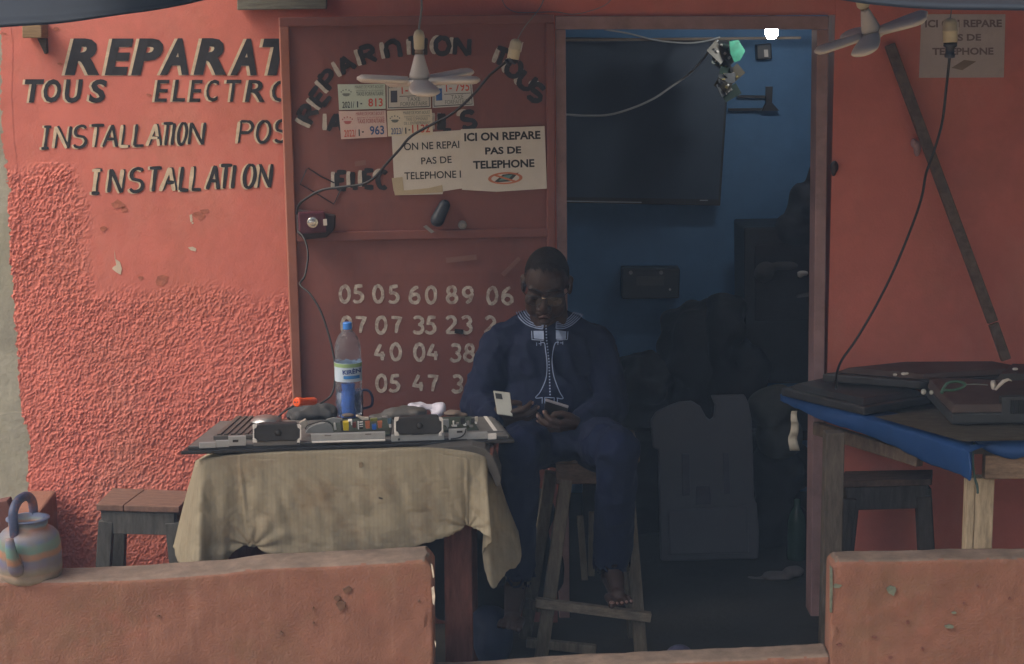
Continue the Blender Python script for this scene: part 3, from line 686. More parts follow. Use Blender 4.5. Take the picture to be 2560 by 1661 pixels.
m_shell = mat('white_lamp_plastic', (.66, .62, .58), .45, .05, 6, 0)
m_sock = mat('cream_socket', (.55, .50, .36), .4, .08, 20, 0)
def fan_lamp(name, label, hub, up, s, spin, group):
    """bulb with folding petal panels: cone neck, screw cap, flat hub, five petals"""
    up = Vector(up).normalized(); e = empty(name, hub, label, 'lamp', group); hub = Vector(hub)
    MB().lathe([(.030*s, .006*s), (.030*s, .018*s), (.021*s, .050*s), (.015*s, .072*s), (.013*s, .078*s)], hub, up, 24).build('neck', m_shell, e, smooth=True)
    MB().lathe([(.0125*s, .0785*s), (.0135*s, .084*s), (.012*s, .089*s), (.0135*s, .094*s), (.012*s, .098*s)], hub, up, 20).build('screw_cap', mat('tarnished_brass', (.25, .20, .15), .4, metal=.7), e, smooth=True)
    MB().lathe([(.0, -.022*s), (.020*s, -.020*s), (.040*s, -.010*s), (.046*s, -.002*s), (.042*s, .005*s), (.0, .0055*s)], hub, up, 28).build('hub', m_shell, e, smooth=True)
    u = up.orthogonal().normalized(); v = up.cross(u)
    for k, (ang, tilt) in enumerate(spin):
        a = math.radians(ang); d = (u*math.cos(a) + v*math.sin(a)); d = (d*math.cos(math.radians(tilt)) + up*math.sin(math.radians(tilt))).normalized()
        sd_ = up.cross(d).normalized(); nn = d.cross(sd_)
        rows = []
        L0, L1 = .036*s, .185*s
        for i in range(13):
            t = i/12; x = L0 + (L1-L0)*t; hw = (.030 + .014*math.sin(min(1, t*1.25)*math.pi*.6)) * s * (1 if t < .8 else math.sqrt(max(.02, 1-((t-.8)/.2)**2)))
            th = .0125*s*(1 if t < .85 else math.sqrt(max(.1, 1-((t-.85)/.15)**2)))
            rows.append([hub + d*x + sd_*hw*math.cos(b) + nn*th*math.sin(b) + up*.0 for b in np.linspace(0, 2*math.pi, 17)])
        mb = MB().grid([[tuple(p) for p in r_] for r_ in rows]); mb.f += [tuple(range(16)), tuple(12*17+q for q in range(16))]
        mb.build('petal', m_shell, e, smooth=True)
    return e
def ang_of(up, wd):
    up = Vector(up).normalized(); u = up.orthogonal().normalized(); v = up.cross(u); wd = Vector(wd); return math.degrees(math.atan2(wd.dot(v), wd.dot(u)))
YL = -.80
hub = at(1049, 203, YL); UP0 = (0.0, 0, 1)
base_a = ang_of(UP0, (-1, -.12, 0))
fan_lamp('fan_lamp', 'white unlit five petal lamp hanging upright in front of the door', hub, UP0, 1.0, [(base_a, 3), (base_a + 92, -10), (base_a + 158, 1), (base_a + 208, 8), (base_a + 290, -4)], 'petal lamps hanging from the awning')
sk = empty('lamp_holder', at(1050, 145, YL), 'cream lamp holder on grey cord above the upright petal lamp', 'lamp holder', 'cream lamp holders')
c0 = hub + Vector((0, 0, .088)); 
MB().lathe([(.013, .004), (.0155, .008), (.016, .030), (.0165, .031), (.0165, .044), (.013, .056), (.006, .062)], c0, (0, 0, 1), 20).build('shell', m_sock, sk, smooth=True)
MB().tube(spline([c0 + Vector((0, 0, .06)), at(1049, 60, YL), at(1054, 15, YL), at(1050, -60, YL)], 5), .0033, 8).build('cord', mat('grey_cord', (.16, .17, .18), .6), sk, smooth=True)
YR = -.95
UP1 = Vector((.30, -.10, 1)).normalized(); UP1 = Vector((-.36, -.16, 1)).normalized()
hub2 = at(2180, 84, YR)
b1 = ang_of(UP1, (-1, .10, -.3))
fan_lamp('fan_lamp', 'grey white petal lamp hanging tilted at the right of the doorway', hub2, UP1, .92, [(b1, 1), (b1 + 72, -4), (b1 + 150, 3), (b1 + 190, 0), (b1 + 288, -4)], 'petal lamps hanging from the awning')
sk = empty('lamp_holder', hub2 + UP1 * .1, 'lamp holder with twisted white wire above the tilted petal lamp', 'lamp holder', 'cream lamp holders')
c1 = hub2 + UP1 * .078
MB().lathe([(.014, .0), (.019, .008), (.019, .04), (.015, .055), (.006, .06)], c1, UP1, 18).build('shell', m_sock, sk, smooth=True)
MB().tube(spline([c1 + UP1*.055, at(2168, -10, YR), at(2172, -60, YR)], 5), .003, 8).build('cord', mat('grey_cord', (.16, .17, .18)), sk, smooth=True)
tw = MB(); pts = [at(2164 + 3*math.sin(k*1.9), 50 - k*4.5, YR - .02) for k in range(14)]; tw.tube(spline(pts, 4), .0025, 6); tw.build('twisted_wire', mat('white_wire', (.55, .53, .50), .5), sk, smooth=True)

def plug_holder(label, top, bot, plug_end, Y, wire, r=.0185):
    e = empty('lamp_holder', at(*bot, Y), label, 'lamp holder', 'cream lamp holders')
    a = at(*bot, Y); b = at(*top, Y); ax = b - a; L = ax.length
    MB().lathe([(r*.96, 0), (r, L*.1), (r, L*.42), (r*1.06, L*.44), (r*1.06, L*.5), (r, L*.52), (r*.98, L*.8), (r*.8, L*.93), (r*.35, L)], a, ax, 22).build('shell', m_sock, e, smooth=True)
    MB().bar(a + ax*.35 + Vector((r*1.05, -.003, 0)), a + ax*.85 + Vector((r*1.1, -.003, 0)), .003, .005).build('clip', m_shell, e)
    p = at(*plug_end, Y); px_ = p - a; Lp = px_.length
    MB().lathe([(r*.93, .0005), (r*.95, Lp*.25), (r*.6, Lp*.35), (r*.62, Lp*.7), (r*.75, Lp*.75), (r*.7, Lp*.95), (r*.3, Lp)], a, px_, 18).build('plug', mat('black_plug', (.03, .035, .05), .45), e, smooth=True)
    MB().tube(spline([at(x, y, Y) for x, y in wire], 5), .0016, 6).build('cord', mat('grey_cord', (.16, .17, .18)), e, smooth=True)
plug_holder('cream lamp holder with black plug hanging over the word TOUS', (1292, 98), (1282, 148), (1266, 160), -.62, [(1293, 100), (1310, 70), (1336, 38), (1355, 10), (1370, -40)])
plug_holder('yellowish lamp holder with black plug in front of the faded notice', (2374, 46), (2376, 106), (2374, 146), -.85, [(2374, 48), (2378, 30), (2380, -40)], .021)
cable('power_cable', 'black cable hanging from the yellowish holder down to the right table', YP([(2374, 143), (2366, 218), (2355, 308), (2334, 381), (2315, 435), (2305, 490), (2282, 560), (2238, 668), (2190, 765), (2140, 850), (2105, 900), (2092, 935), (2090, 972)], -.85, -.45), .0042)
cable('loose_wire', 'thin grey wire looping along the wall top above the doorway', [at(x, y, -.02) for x, y in [(1255, 0), (1268, 20), (1300, 32), (1385, 30), (1430, 36), (1475, 28), (1520, 8), (1540, -30)]], .0014, mat('grey_cord', (.16, .17, .18)))
# leaning bar on the right wall
lb_ = empty('leaning_bar', at(2500, 890, -.12), 'grey brown bar leaning diagonally on the wall right of the doorway', 'bar')
m_bar = wood('weathered_bar', (.13, .095, .075), axis=(3, 3, 3))
MB().bar(at(2224, 112, -.02), at(2482, 806, -.14), .034, .03).build('bar', m_bar, lb_, bevel=.003)
MB().bar(at(2483, 809, -.142), at(2515, 900, -.16), .032, .028).build('lower_bar', m_bar, lb_, bevel=.003)
link(remesh(MB().ell(at(2293, 372, -.03), (.012, .02, .028)).ell(at(2284, 358, -.025), (.010, .02, .016)), .004), 'bracket', m_frame, lb_, smooth=True)
o = link(remesh(MB().ell(at(2086, 418, -.015), (.014, .02, .022)).ell(at(2084, 432, -.01), (.008, .014, .014)), .004), 'wall_hook', mat('dark_iron', (.05, .035, .035), .6), None, smooth=True); tag(o, 'small dark iron lump on the wall just right of the doorway frame', 'hook')
# ================================================================ LEFT WORK TABLE, CLOTH, OPENED TELEVISION
ZT = .815
tb = empty('work_table', (atz(860, 1140, ZT).x, -.75, 0), 'wooden work table under the stained cloth, with one reddish leg showing', 'table')
m_tl = wood('reddish_table_wood', (.135, .055, .042), axis=(6, 6, 1))
MB().hexa([Vector(p) for p in ((-.86, -.93, ZT-.03), (-.06, -.93, ZT-.03), (-.04, -.42, ZT-.03), (-.88, -.42, ZT-.03))], [Vector(p) for p in ((-.86, -.93, ZT), (-.06, -.93, ZT), (-.04, -.42, ZT), (-.88, -.42, ZT))]).build('table_top', m_tl, tb)
def leg(x, y, zt=ZT-.031, w_=.085): MB().bar((x, y, 0.0), (x, y, zt), w_, .06).build('leg', m_tl, tb, bevel=.003)
xl = at(1146, 1400, -.86).x
leg(xl, -.86); leg(at(624, 1400, -.84).x, -.84, w_=.12); leg(xl + .02, -.47, w_=.06); leg(-.83, -.47, w_=.06)
MB().box((xl + .005, -.86, .035), (.12, .10, .07)).build('foot_block', wood('pale_foot_block', (.20, .16, .12)), tb, bevel=.004)
MB().bar((xl, -.82, .62), (-.8, -.80, .62), .06, .02).build('apron', m_tl, tb)

m_cloth = bpy.data.materials.new('stained_striped_cloth'); m_cloth.use_nodes = True
def cloth_nodes(m):
    n = m.node_tree.nodes; l = m.node_tree.links; b = n['Principled BSDF']; b.inputs['Roughness'].default_value = .95; b.inputs['Specular IOR Level'].default_value = .1
    tc = n.new('ShaderNodeTexCoord')
    def noise(sc, d=8):
        q = n.new('ShaderNodeTexNoise'); q.inputs['Scale'].default_value = sc; q.inputs['Detail'].default_value = d; q.inputs['Roughness'].default_value = .7; l.new(tc.outputs['Object'], q.inputs['Vector']); return q.outputs['Fac']
    def ramp(x, p0, p1, c0, c1):
        r = n.new('ShaderNodeValToRGB'); r.color_ramp.elements[0].position = p0; r.color_ramp.elements[1].position = p1; r.color_ramp.elements[0].color = (*c0, 1); r.color_ramp.elements[1].color = (*c1, 1); l.new(x, r.inputs[0]); return r.outputs[0]
    def mix(f, a, c, mode='MIX'):
        x = n.new('ShaderNodeMixRGB'); x.blend_type = mode
        if hasattr(f, 'links'): l.new(f, x.inputs[0])
        else: x.inputs[0].default_value = f
        l.new(a, x.inputs[1])
        if hasattr(c, 'links'): l.new(c, x.inputs[2])
        else: x.inputs[2].default_value = (*c, 1)
        return x.outputs[0]
    c = ramp(noise(4), .3, .7, (.215, .19, .135), (.29, .26, .19))
    wv = n.new('ShaderNodeTexWave'); wv.wave_type = 'BANDS'; wv.bands_direction = 'X'; wv.inputs['Scale'].default_value = 24; wv.inputs['Distortion'].default_value = .6; l.new(tc.outputs['Object'], wv.inputs['Vector'])
    c = mix(ramp(wv.outputs['Fac'], .55, .9, (0, 0, 0), (.16, .16, .16)), c, (.16, .14, .10))
    c = mix(ramp(noise(6.5, 12), .50, .70, (0, 0, 0), (.75, .75, .75)), c, (.17, .12, .075))
    c = mix(ramp(noise(3.1, 6), .54, .75, (0, 0, 0), (.6, .6, .6)), c, (.20, .21, .18))
    c = mix(ramp(noise(30, 6), .66, .74, (0, 0, 0), (.5, .5, .5)), c, (.15, .10, .06))
    l.new(c, b.inputs['Base Color'])
    q = n.new('ShaderNodeBump'); q.inputs['Strength'].default_value = .35; q.inputs['Distance'].default_value = .004; l.new(noise(70, 4), q.inputs['Height']); l.new(q.outputs[0], b.inputs['Normal'])
cloth_nodes(m_cloth)
cols = [((490, 1153, -.62), (434, 1368, -.66)), ((496, 1151, -.78), (446, 1398, -.82)), ((500, 1150, -.88), (471, 1424, -1.0)), ((507, 1149, -.94), (498, 1421, -1.05)), ((535, 1145, -.95), (528, 1422, -1.0)),
        ((566, 1141, -.955), (556, 1414, -.99)), ((592, 1139, -.957), (590, 1372, -.965)), ((606, 1138, -.957), (632, 1366, -.98)), ((650, 1135, -.955), (672, 1383, -.995)), ((720, 1132, -.955), (736, 1400, -.995)),
        ((800, 1131, -.955), (812, 1398, -1.0)), ((890, 1130, -.955), (899, 1389, -1.0)), ((975, 1126, -.955), (980, 1378, -.995)), ((1040, 1122, -.955), (1057, 1358, -.99)), ((1100, 1123, -.955), (1112, 1342, -.985)),
        ((1150, 1131, -.955), (1152, 1326, -.97)), ((1178, 1136, -.95), (1166, 1312, -.955)), ((1200, 1141, -.94), (1186, 1320, -.99)), ((1214, 1146, -.93), (1229, 1352, -1.03)), ((1220, 1150, -.90), (1206, 1384, -.93)),
        ((1225, 1152, -.86), (1230, 1466, -.93)), ((1232, 1158, -.80), (1264, 1432, -.88)), ((1236, 1160, -.72), (1302, 1396, -.80)), ((1232, 1152, -.62), (1290, 1300, -.68))]
tops = spline([at(*c[0]) for c in cols], 9); bots = spline([at(*c[1]) for c in cols], 9)
nu = len(tops); nv = 84; rows = []
def atop(x, y): return Vector((x, y, ZT + .004))
edge = [Vector((min(-.07, max(-.835, t_.x)), max(t_.y, -.945) , ZT + .005)) for t_ in tops]
for s_ in (1.0, .6, .25):
    rows.append([(e_.x * (1 - .02*s_) - .01*s_, e_.y + (-.55 - e_.y) * s_ * .8, ZT + .006) for e_ in edge])
for j in range(nv + 1):
    v = j / nv; row = []
    for i in range(nu):
        p = tops[i].lerp(bots[i], v)
        bul = math.sin(v * math.pi) * .012; p = p + Vector((0, -bul, 0))
        row.append(tuple(p))
    rows.append(row)
A = np.array(rows); Q = A.reshape(-1, 3); vv = np.repeat(np.clip((np.arange(A.shape[0]) - 3) / nv, 0, 1), nu); uu = np.tile(np.arange(nu) / 9, A.shape[0])
q2 = Q.copy(); q2[:, 2] *= .35; q2[:, 0] += .25 * Q[:, 2]
q3 = Q.copy(); q3[:, 0] = Q[:, 0] * .9 + Q[:, 2] * 1.1; q3[:, 2] = (Q[:, 2] - Q[:, 0]) * .25
fold = (vnoise(q2, 16, 4) - .5) * .026 + (vnoise(q2, 42, 5) - .5) * .010 + (np.abs(vnoise(q3, 20, 7) - .5)) * -.016 + (np.abs(vnoise(q2, 30, 12) - .5)) * -.014 + (vnoise(Q, 120, 8) - .5) * .0025
dg_ = np.exp(-((Q[:, 0] - at(610, 1250, -.97).x - (Q[:, 2]-.7)*-.10) / .005) ** 2) * -.009 + np.exp(-((Q[:, 0] - at(1168, 1250, -.97).x) / .005) ** 2) * -.008   # stitched seams
rad = np.hypot(Q[:, 0] - at(632, 1366, -.97).x, Q[:, 2] - at(632, 1366, -.97).z); ang = np.arctan2(Q[:, 2] - at(632, 1366, -.97).z, Q[:, 0] - at(632, 1366, -.97).x)
puck = np.sin(ang * 11) * .007 * np.exp(-rad / .10)
rad2 = np.hypot(Q[:, 0] - at(1172, 1318, -.97).x, Q[:, 2] - at(1172, 1318, -.97).z); ang2 = np.arctan2(Q[:, 2] - at(1172, 1318, -.97).z, Q[:, 0] - at(1172, 1318, -.97).x)
puck += np.sin(ang2 * 9) * .006 * np.exp(-rad2 / .10)
Q[:, 1] += (fold + puck + dg_) * np.clip(vv * 3, 0, 1); Q[:, 2] += ((vnoise(Q, 60, 6) - .5) * .010 + (vnoise(Q, 240, 16) - .5) * .008) * np.clip((vv - .93) * 14, 0, 1) + (vnoise(Q, 9, 2) - .5) * .012 * ((vv < .05) & (vv > 0))
mb = MB().grid(Q.reshape(A.shape).tolist())
o = mb.build('table_cloth', m_cloth, smooth=True, solid=.003); tag(o, 'stained beige striped cloth draped over the work table front', 'tablecloth')
MB().slab([(948, 1240), (958, 1243), (957, 1246), (947, 1243)], vplane(-1.0), .012, .016).build('burn_mark', m_black, o)
MB().slab([(897, 1156), (905, 1155), (908, 1164), (903, 1172), (898, 1166)], vplane(-.97), .0, .006).build('stain_patch', mat('brown_stain', (.20, .16, .11), .9), o)
# rubber mat over the right end of the table
mt = [(1040, 1124), (1120, 1115), (1180, 1113), (1212, 1120), (1230, 1138), (1243, 1165), (1253, 1195), (1250, 1214), (1240, 1216), (1230, 1190), (1214, 1160), (1190, 1146), (1120, 1136), (1045, 1134)]
mb = MB().slab(mt, vplane(-.925), -.16, .006)
tag(mb.build('rubber_mat', mat('grey_rubber', (.075, .072, .068), .8), bevel=.003), 'dark grey rubber mat curling over the right end of the work table', 'mat')

# the opened flat television lying on its screen
tvz = ZT + .012
FL, FR, BR, BL = [atz(x, y, z_) for x, y, z_ in ((452, 1138, tvz), (1286, 1108, tvz), (1246, 1045, tvz + .02), (540, 1052, tvz + .02))]
tv = empty('opened_television', (FL + FR) / 2, 'opened flat television lying face down on the cloth with bare boards and two speakers', 'television')
m_bez = mat('black_bezel', (.022, .023, .025), .4, .15, 20, .05); m_blk = mat('matt_black_plastic', (.030, .031, .033), .6, .2, 30, .1)
m_gal = mat('galvanised_steel', (.34, .36, .37), .5, .12, 14, .05, metal=.35, dirt=(.20, .19, .18), dscale=9, damt=.5); m_gal2 = mat('dull_chassis_steel', (.17, .17, .165), .55, .2, 10, .05, metal=.3)
m_pcb = mat('board_green_black', (.03, .045, .035), .6, .4, 40, .1); m_wht = mat('white_connector', (.70, .69, .66), .5, .05, 20, 0)
def lerp4(u, v, z): 
    p = FL.lerp(FR, u).lerp(BL.lerp(BR, u), v); return Vector((p.x, p.y, tvz + z))
def tvbox(mb, u0, u1, v0, v1, z0, z1):
    return mb.hexa([lerp4(u0, v0, z0), lerp4(u1, v0, z0), lerp4(u1, v1, z0), lerp4(u0, v1, z0)], [lerp4(u0, v0, z1), lerp4(u1, v0, z1), lerp4(u1, v1, z1), lerp4(u0, v1, z1)])
tvbox(MB(), 0, 1, 0, 1, 0, .011).build('bezel', m_bez, tv, bevel=.003)
mb = MB(); tvbox(mb, .018, .985, .05, .97, .0115, .022); mb.build('back_chassis', m_gal2, tv, bevel=.002)
TVF = Plane(FL.lerp(BL, .06), Vector((FR.y - FL.y, -(FR.x - FL.x), 0)))
def tvs(name, polys, m, o0, o1, bevel=.0015):
    b = MB()
    for q in polys: b.slab(q, TVF, o0, o1)
    return b.build(name, m, tv, bevel=bevel)
def rc(x0, y0, x1, y1, sl=-.036): return [(x0, y0), (x1, y0 + (x1-x0)*sl), (x1, y1 + (x1-x0)*sl), (x0, y1)]
tvs('edge_rail', [rc(470, 1118, 1268, 1131)], m_blk, .0, .010)
tvs('front_bracket', [rc(498, 1105, 540, 1119)], m_gal, .002, .016); tvs('front_bracket', [rc(540, 1100, 574, 1117)], m_gal, .002, .014); tvs('front_bracket', [rc(571, 1089, 615, 1113)], m_gal, .002, .017)
tvs('front_bracket', [rc(1121, 1071, 1166, 1098)], m_gal, .002, .014); tvs('front_bracket', [rc(1166, 1080, 1218, 1097)], m_gal, .002, .016); tvs('front_bracket', [rc(1218, 1083, 1240, 1097)], m_wht, .002, .014)
tvs('lower_strip', [rc(634, 1102, 750, 1114)], m_gal2, .002, .012); tvs('lower_strip', [rc(978, 1086, 1110, 1103)], m_gal, .002, .012)
tvs('slot', [rc(1004, 1082, 1019, 1085), rc(1028, 1083, 1058, 1086)], m_bez, .0122, .0128, 0); tvs('slot', [rc(582, 1097, 596, 1103)], m_bez, .0172, .0178, 0); tvs('slot', [rc(1141, 1075, 1155, 1080)], m_bez, .0142, .0148, 0)
tvs('power_cover', [[(776, 1083), (962, 1077), (962, 1094), (778, 1099)]], m_gal, .004, .02); tvs('cover_lip', [[(778, 1099.5), (962, 1094.5), (962, 1099), (780, 1104)]], m_wht, .006, .024)
tvs('cover_slot', [rc(811, 1084, 827, 1087), rc(912, 1081, 927, 1084)], m_gal2, .0202, .0208, 0)
tvs('screw_head', [rc(k, 1109 - (k-580)*.036, k+5, 1114 - (k-580)*.036) for k in (572, 742, 994, 1166)], m_bez, .0102, .014, 0)
def speaker(x0, y0, x1, y1, n_):
    e0 = MB(); w_ = x1 - x0; h_ = y1 - y0; c = 10
    q = [(x0+c, y0), (x1-c, y0-w_*.02), (x1, y0+c), (x1, y1-c), (x1-c, y1), (x0+c, y1+2), (x0, y1-c+2), (x0, y0+c)]
    e0.slab(q, TVF, -.015, .022); s_ = e0.build('speaker', m_blk, tv, bevel=.004)
    xm, ym = (x0+x1)/2 + w_*.02, (y0+y1)/2
    e1 = MB().lathe([(.0, .004), (.008, .003), (.010, 0)], TVF.at(xm, ym, .022), TVF.n, 18); e1.build('cone', m_bez, s_, smooth=True)
    for X, sg in ((x0 - 2, 1), (x1 + 1, -1)):
        b = MB(); b.slab([(X-1.5, y0+4), (X+1.5, y0+4), (X+1.5, y1-4), (X-1.5, y1-4)], TVF, .006, .026)
        b.slab([(X-2, y0-1), (X+9*sg, y0-1), (X+7*sg, y0+7), (X+1.6*sg, y0+10), (X-2, y0+10)][::sg], TVF, .0222, .027); b.slab([(X-2, y1+3), (X+9*sg, y1+3), (X+7*sg, y1-5), (X+1.6*sg, y1-8), (X-2, y1-8)][::sg], TVF, .0222, .027)
        b.build('mounting_ear', m_wht, s_, bevel=.001)
speaker(636, 1058, 750, 1099, 0); speaker(989, 1040, 1103, 1082, 1)
# ribbed plate on the left, plain plate on the right, boards and parts between
mb = MB(); tvbox(mb, .075, .235, .22, .96, .023, .036); mb.build('ribbed_plate', mat('ribbed_dark_plate', (.13, .12, .11), .5, .15, metal=.3), tv, bevel=.002)
mb = MB()
for k in range(7): tvbox(mb, .085 + k*.021, .096 + k*.021, .24, .94, .0362, .040)
mb.build('plate_ribs', mat('ribbed_dark_plate', (.13, .12, .11)), tv)
mb = MB(); tvbox(mb, .86, .975, .2, .95, .023, .027); mb.build('right_plate', m_gal2, tv); mb = MB(); tvbox(mb, .945, .957, .2, .95, .0272, .0285); mb.build('white_strip', m_wht, tv)
mb = MB(); tvbox(mb, .40, .62, .16, .9, .026, .029); mb.build('power_board', m_pcb, tv); mb = MB(); tvbox(mb, .79, .90, .25, .92, .026, .030); mb.build('signal_board', m_pcb, tv)
TVB = Plane(FL.lerp(BL, .30), TVF.n)
def part(name, poly, m, d=.012, bevel=.0012): return MB().slab(poly, TVB, 0, d).build(name, m, tv, bevel=bevel)
P_ = lambda n_, c: mat(n_, c, .45, .1, 30, 0)
part('transformer', [(856, 1052), (871, 1051), (871, 1073), (858, 1073)], P_('yellow_wrap', (.55, .42, .02)), .025); part('transformer_core', [(850, 1050), (855.5, 1050), (857, 1074), (852, 1074)], m_blk, .02)
part('coil', [(880, 1056), (890, 1054), (890, 1068), (881, 1068)], P_('red_brown_coil', (.22, .07, .06))); part('heat_sink', [(893, 1051), (907, 1050), (907, 1071), (895, 1071)], m_blk)
MB().slab([(893, 1051), (897, 1051), (897, 1071), (894, 1071)], TVB, .012, .016).build('white_comb', m_wht, tv)
part('white_comb', [(898, 1052), (907, 1051), (907, 1054), (898, 1055)], m_wht, .016); part('white_comb', [(898, 1058), (907, 1057), (907, 1060), (898, 1061)], m_wht, .016); part('white_comb', [(898, 1064), (907, 1063), (907, 1065), (898, 1066)], m_wht, .016)
part('orange_relay', [(912, 1052), (924, 1050), (924, 1068), (914, 1069)], P_('terracotta_relay', (.42, .14, .07)), .02); part('blue_capacitor', [(929, 1060), (940, 1058), (940, 1071), (930, 1072)], P_('blue_cap', (.04, .13, .45)), .02); part('orange_relay', [(943, 1052), (955, 1051), (954, 1067), (945, 1068)], P_('terracotta_relay', (.42, .14, .07)), .02)
part('green_block', [(925, 1046), (943, 1044), (943, 1052), (926, 1053)], P_('olive_part', (.18, .19, .05)), .01)
part('loose_card', [(889, 1038), (893, 1036), (910, 1042), (921, 1042), (921, 1047), (905, 1048)], P_('cream_card', (.45, .42, .36)), .018); part('white_post', [(834, 1055), (838, 1055), (841, 1073), (835, 1075)], m_wht, .012)
part('white_hook', [(870, 1048), (880, 1047), (880, 1060), (877, 1060), (876, 1051), (870, 1052)], m_wht, .022)
part('grey_heap', [(763, 1078), (770, 1066), (788, 1057), (812, 1052), (828, 1060), (834, 1076), (800, 1079)], mat('grey_foam_sheet', (.21, .22, .22), .85), .03); part('grey_heap', [(815, 1048), (835, 1043), (856, 1046), (850, 1056), (830, 1056)], mat('grey_foam_sheet', (.21, .22, .22)), .01)
part('paper_tag', [(748, 1054), (764, 1046), (770, 1056), (764, 1066), (752, 1070)], P_('paper_brown', (.34, .32, .28)), .02)
part('silver_bracket', [(1106, 1047), (1121, 1047), (1122, 1064), (1118, 1070), (1113, 1062), (1106, 1061)], m_gal, .012)
for i, (x, y, a, h_, c) in enumerate([(1131, 1052, 4, 10, 0), (1139, 1056, 8, 5, 1), (1150, 1044, 12, 16, 2), (1157, 1058, 8, 6, 0), (1166, 1052, 7, 10, 1), (1176, 1046, 9, 12, 2), (1187, 1042, 7, 11, 3), (1128, 1062, 14, 4, 0), (1172, 1062, 10, 5, 1), (1186, 1054, 6, 5, 0), (968, 1045, 10, 14, 4), (972, 1060, 6, 8, 0), (955, 1040, 14, 4, 1)]):
    part('board_component', [(x, y), (x+a, y-1), (x+a, y+h_), (x+1, y+h_)], [m_wht, P_('grey_part', (.22, .21, .2)), m_blk, P_('cream_card', (.45, .42, .36)), P_('steel_blue_part', (.09, .15, .20))][c], .010)
MB().tube(spline([TVB.at(x, y, .02) for x, y in [(763, 1070), (768, 1061), (785, 1055), (806, 1050), (822, 1053), (833, 1062)]], 5), .0016, 6).build('lead_wire', m_cable, tv)
MB().tube(spline([TVF.at(x, y, .022) for x, y in [(1163, 1068), (1160, 1080), (1148, 1090), (1125, 1094)]], 5), .0022, 6).build('lead_wire', m_cable, tv)
dsh = atz(662, 1060, tvz + .045)
tag(MB().lathe([(.048, 0), (.047, .003), (.036, .012), (.016, .018), (.001, .019)], atz(665, 1053, tvz + .042), (0, 0, 1), 30).build('metal_dish', mat('brushed_steel', (.42, .43, .43), .35, .1, metal=.8), smooth=True), 'shallow steel dish upside down behind the left speaker of the opened television', 'dish')
# things behind the television
YB_ = -.56
def lump(name, label, cat, ells, vox, m, disp=.004, sc=40, it=3, parent=None):
    mb = MB()
    for c, r in ells: mb.ell(c, r)
    o = link(remesh(mb, vox, it, lambda co: (vnoise(co, sc, 3) - .5) * disp * 2), name, m, parent, smooth=True)
    return tag(o, label, cat) if parent is None else o
m_dgrey = mat('dark_grey_cloth', (.055, .058, .062), .9, .2, 12, .3)
lump('cloth_bundle', 'dark grey cloth bundle behind the opened television below the orange plug', 'cloth', [(at(775, 1033, YB_), (.075, .05, .022)), (at(745, 1043, YB_), (.04, .04, .015)), (at(815, 1035, YB_), (.04, .04, .025))], .005, m_dgrey, .014, 28)
lump('cloth_bundle', 'dark grey plastic hump behind the right speaker of the opened television', 'cloth', [(at(1000, 1032, YB_), (.06, .05, .016)), (at(1040, 1030, YB_), (.035, .045, .020)), (at(960, 1042, YB_), (.05, .04, .012))], .005, mat('dark_grey_plastic', (.075, .073, .070), .7), .010, 26)
lump('paper_bag', 'crumpled white bag behind the right speaker of the opened television', 'bag', [(at(1060, 1019, YB_ + .04), (.035, .03, .014)), (at(1095, 1026, YB_ + .04), (.028, .03, .022)), (at(1035, 1013, YB_ + .04), (.02, .02, .006))], .004, mat('white_plastic_bag', (.50, .50, .60), .6, .08, 20, .2), .010, 40)
lump('rag', 'brown crumpled rag right of the white bag', 'rag', [(at(1130, 1033, YB_), (.03, .03, .009)), (at(1150, 1038, YB_), (.025, .02, .007)), (at(870, 1038, YB_), (.022, .02, .006))], .004, mat('brown_rag', (.13, .105, .09), .9, .3), .003, 60)
# orange plug socket
oe = empty('extension_socket', at(735, 1005, -.66), 'bright orange two hole extension socket on black lead above the television', 'socket')
a = at(741, 1006, -.68); b = at(789, 1003, -.60); m_or = mat('orange_plastic', (.80, .10, .02), .4, .04, 10, 0)
ax = (b - a).normalized(); dr = .0148
MB().lathe([(.0, 0), (dr*.8, 0), (dr, .002), (dr, .018), (dr*.82, .021), (dr*.82, (b-a).length*.9), (dr*.6, (b-a).length)], a, ax, 24).build('body', m_or, oe, smooth=False, bevel=.001)
for sx in (-3.6, 3.6):
    MB().lathe([(.0025, 0), (.0025, .0012), (.0, .0013)], at(741 + sx, 1006, -.6815) , -ax, 10).build('hole', m_bez, oe)
MB().tube(spline([at(733, 1016, -.672), at(715, 1026, -.66), at(698, 1040, -.66), at(688, 1050, -.66)], 5), .0033, 8).build('lead', m_cable, oe)
# water bottle
YW = -.50
bt = empty('water_bottle', at(874, 1040, YW), 'clear crumpled plastic water bottle with blue cap and blue white label', 'bottle')
m_pet = bpy.data.materials.new('clear_bottle_plastic'); m_pet.use_nodes = True
def pet(m):
    n = m.node_tree.nodes; l = m.node_tree.links; b = n['Principled BSDF']
    b.inputs['Base Color'].default_value = (.78, .88, .98, 1); b.inputs['Roughness'].default_value = .10; b.inputs['Transmission Weight'].default_value = .95; b.inputs['IOR'].default_value = 1.2
    tc = n.new('ShaderNodeTexCoord'); q = n.new('ShaderNodeTexNoise'); q.inputs['Scale'].default_value = 45; q.inputs['Detail'].default_value = 4; l.new(tc.outputs['Object'], q.inputs['Vector'])
    bp = n.new('ShaderNodeBump'); bp.inputs['Strength'].default_value = .8; bp.inputs['Distance'].default_value = .012; l.new(q.outputs['Fac'], bp.inputs['Height']); l.new(bp.outputs[0], b.inputs['Normal'])
pet(m_pet)
def wz(y): return at(872, y, YW).z
bz = wz(1040); k = 1.27e-3
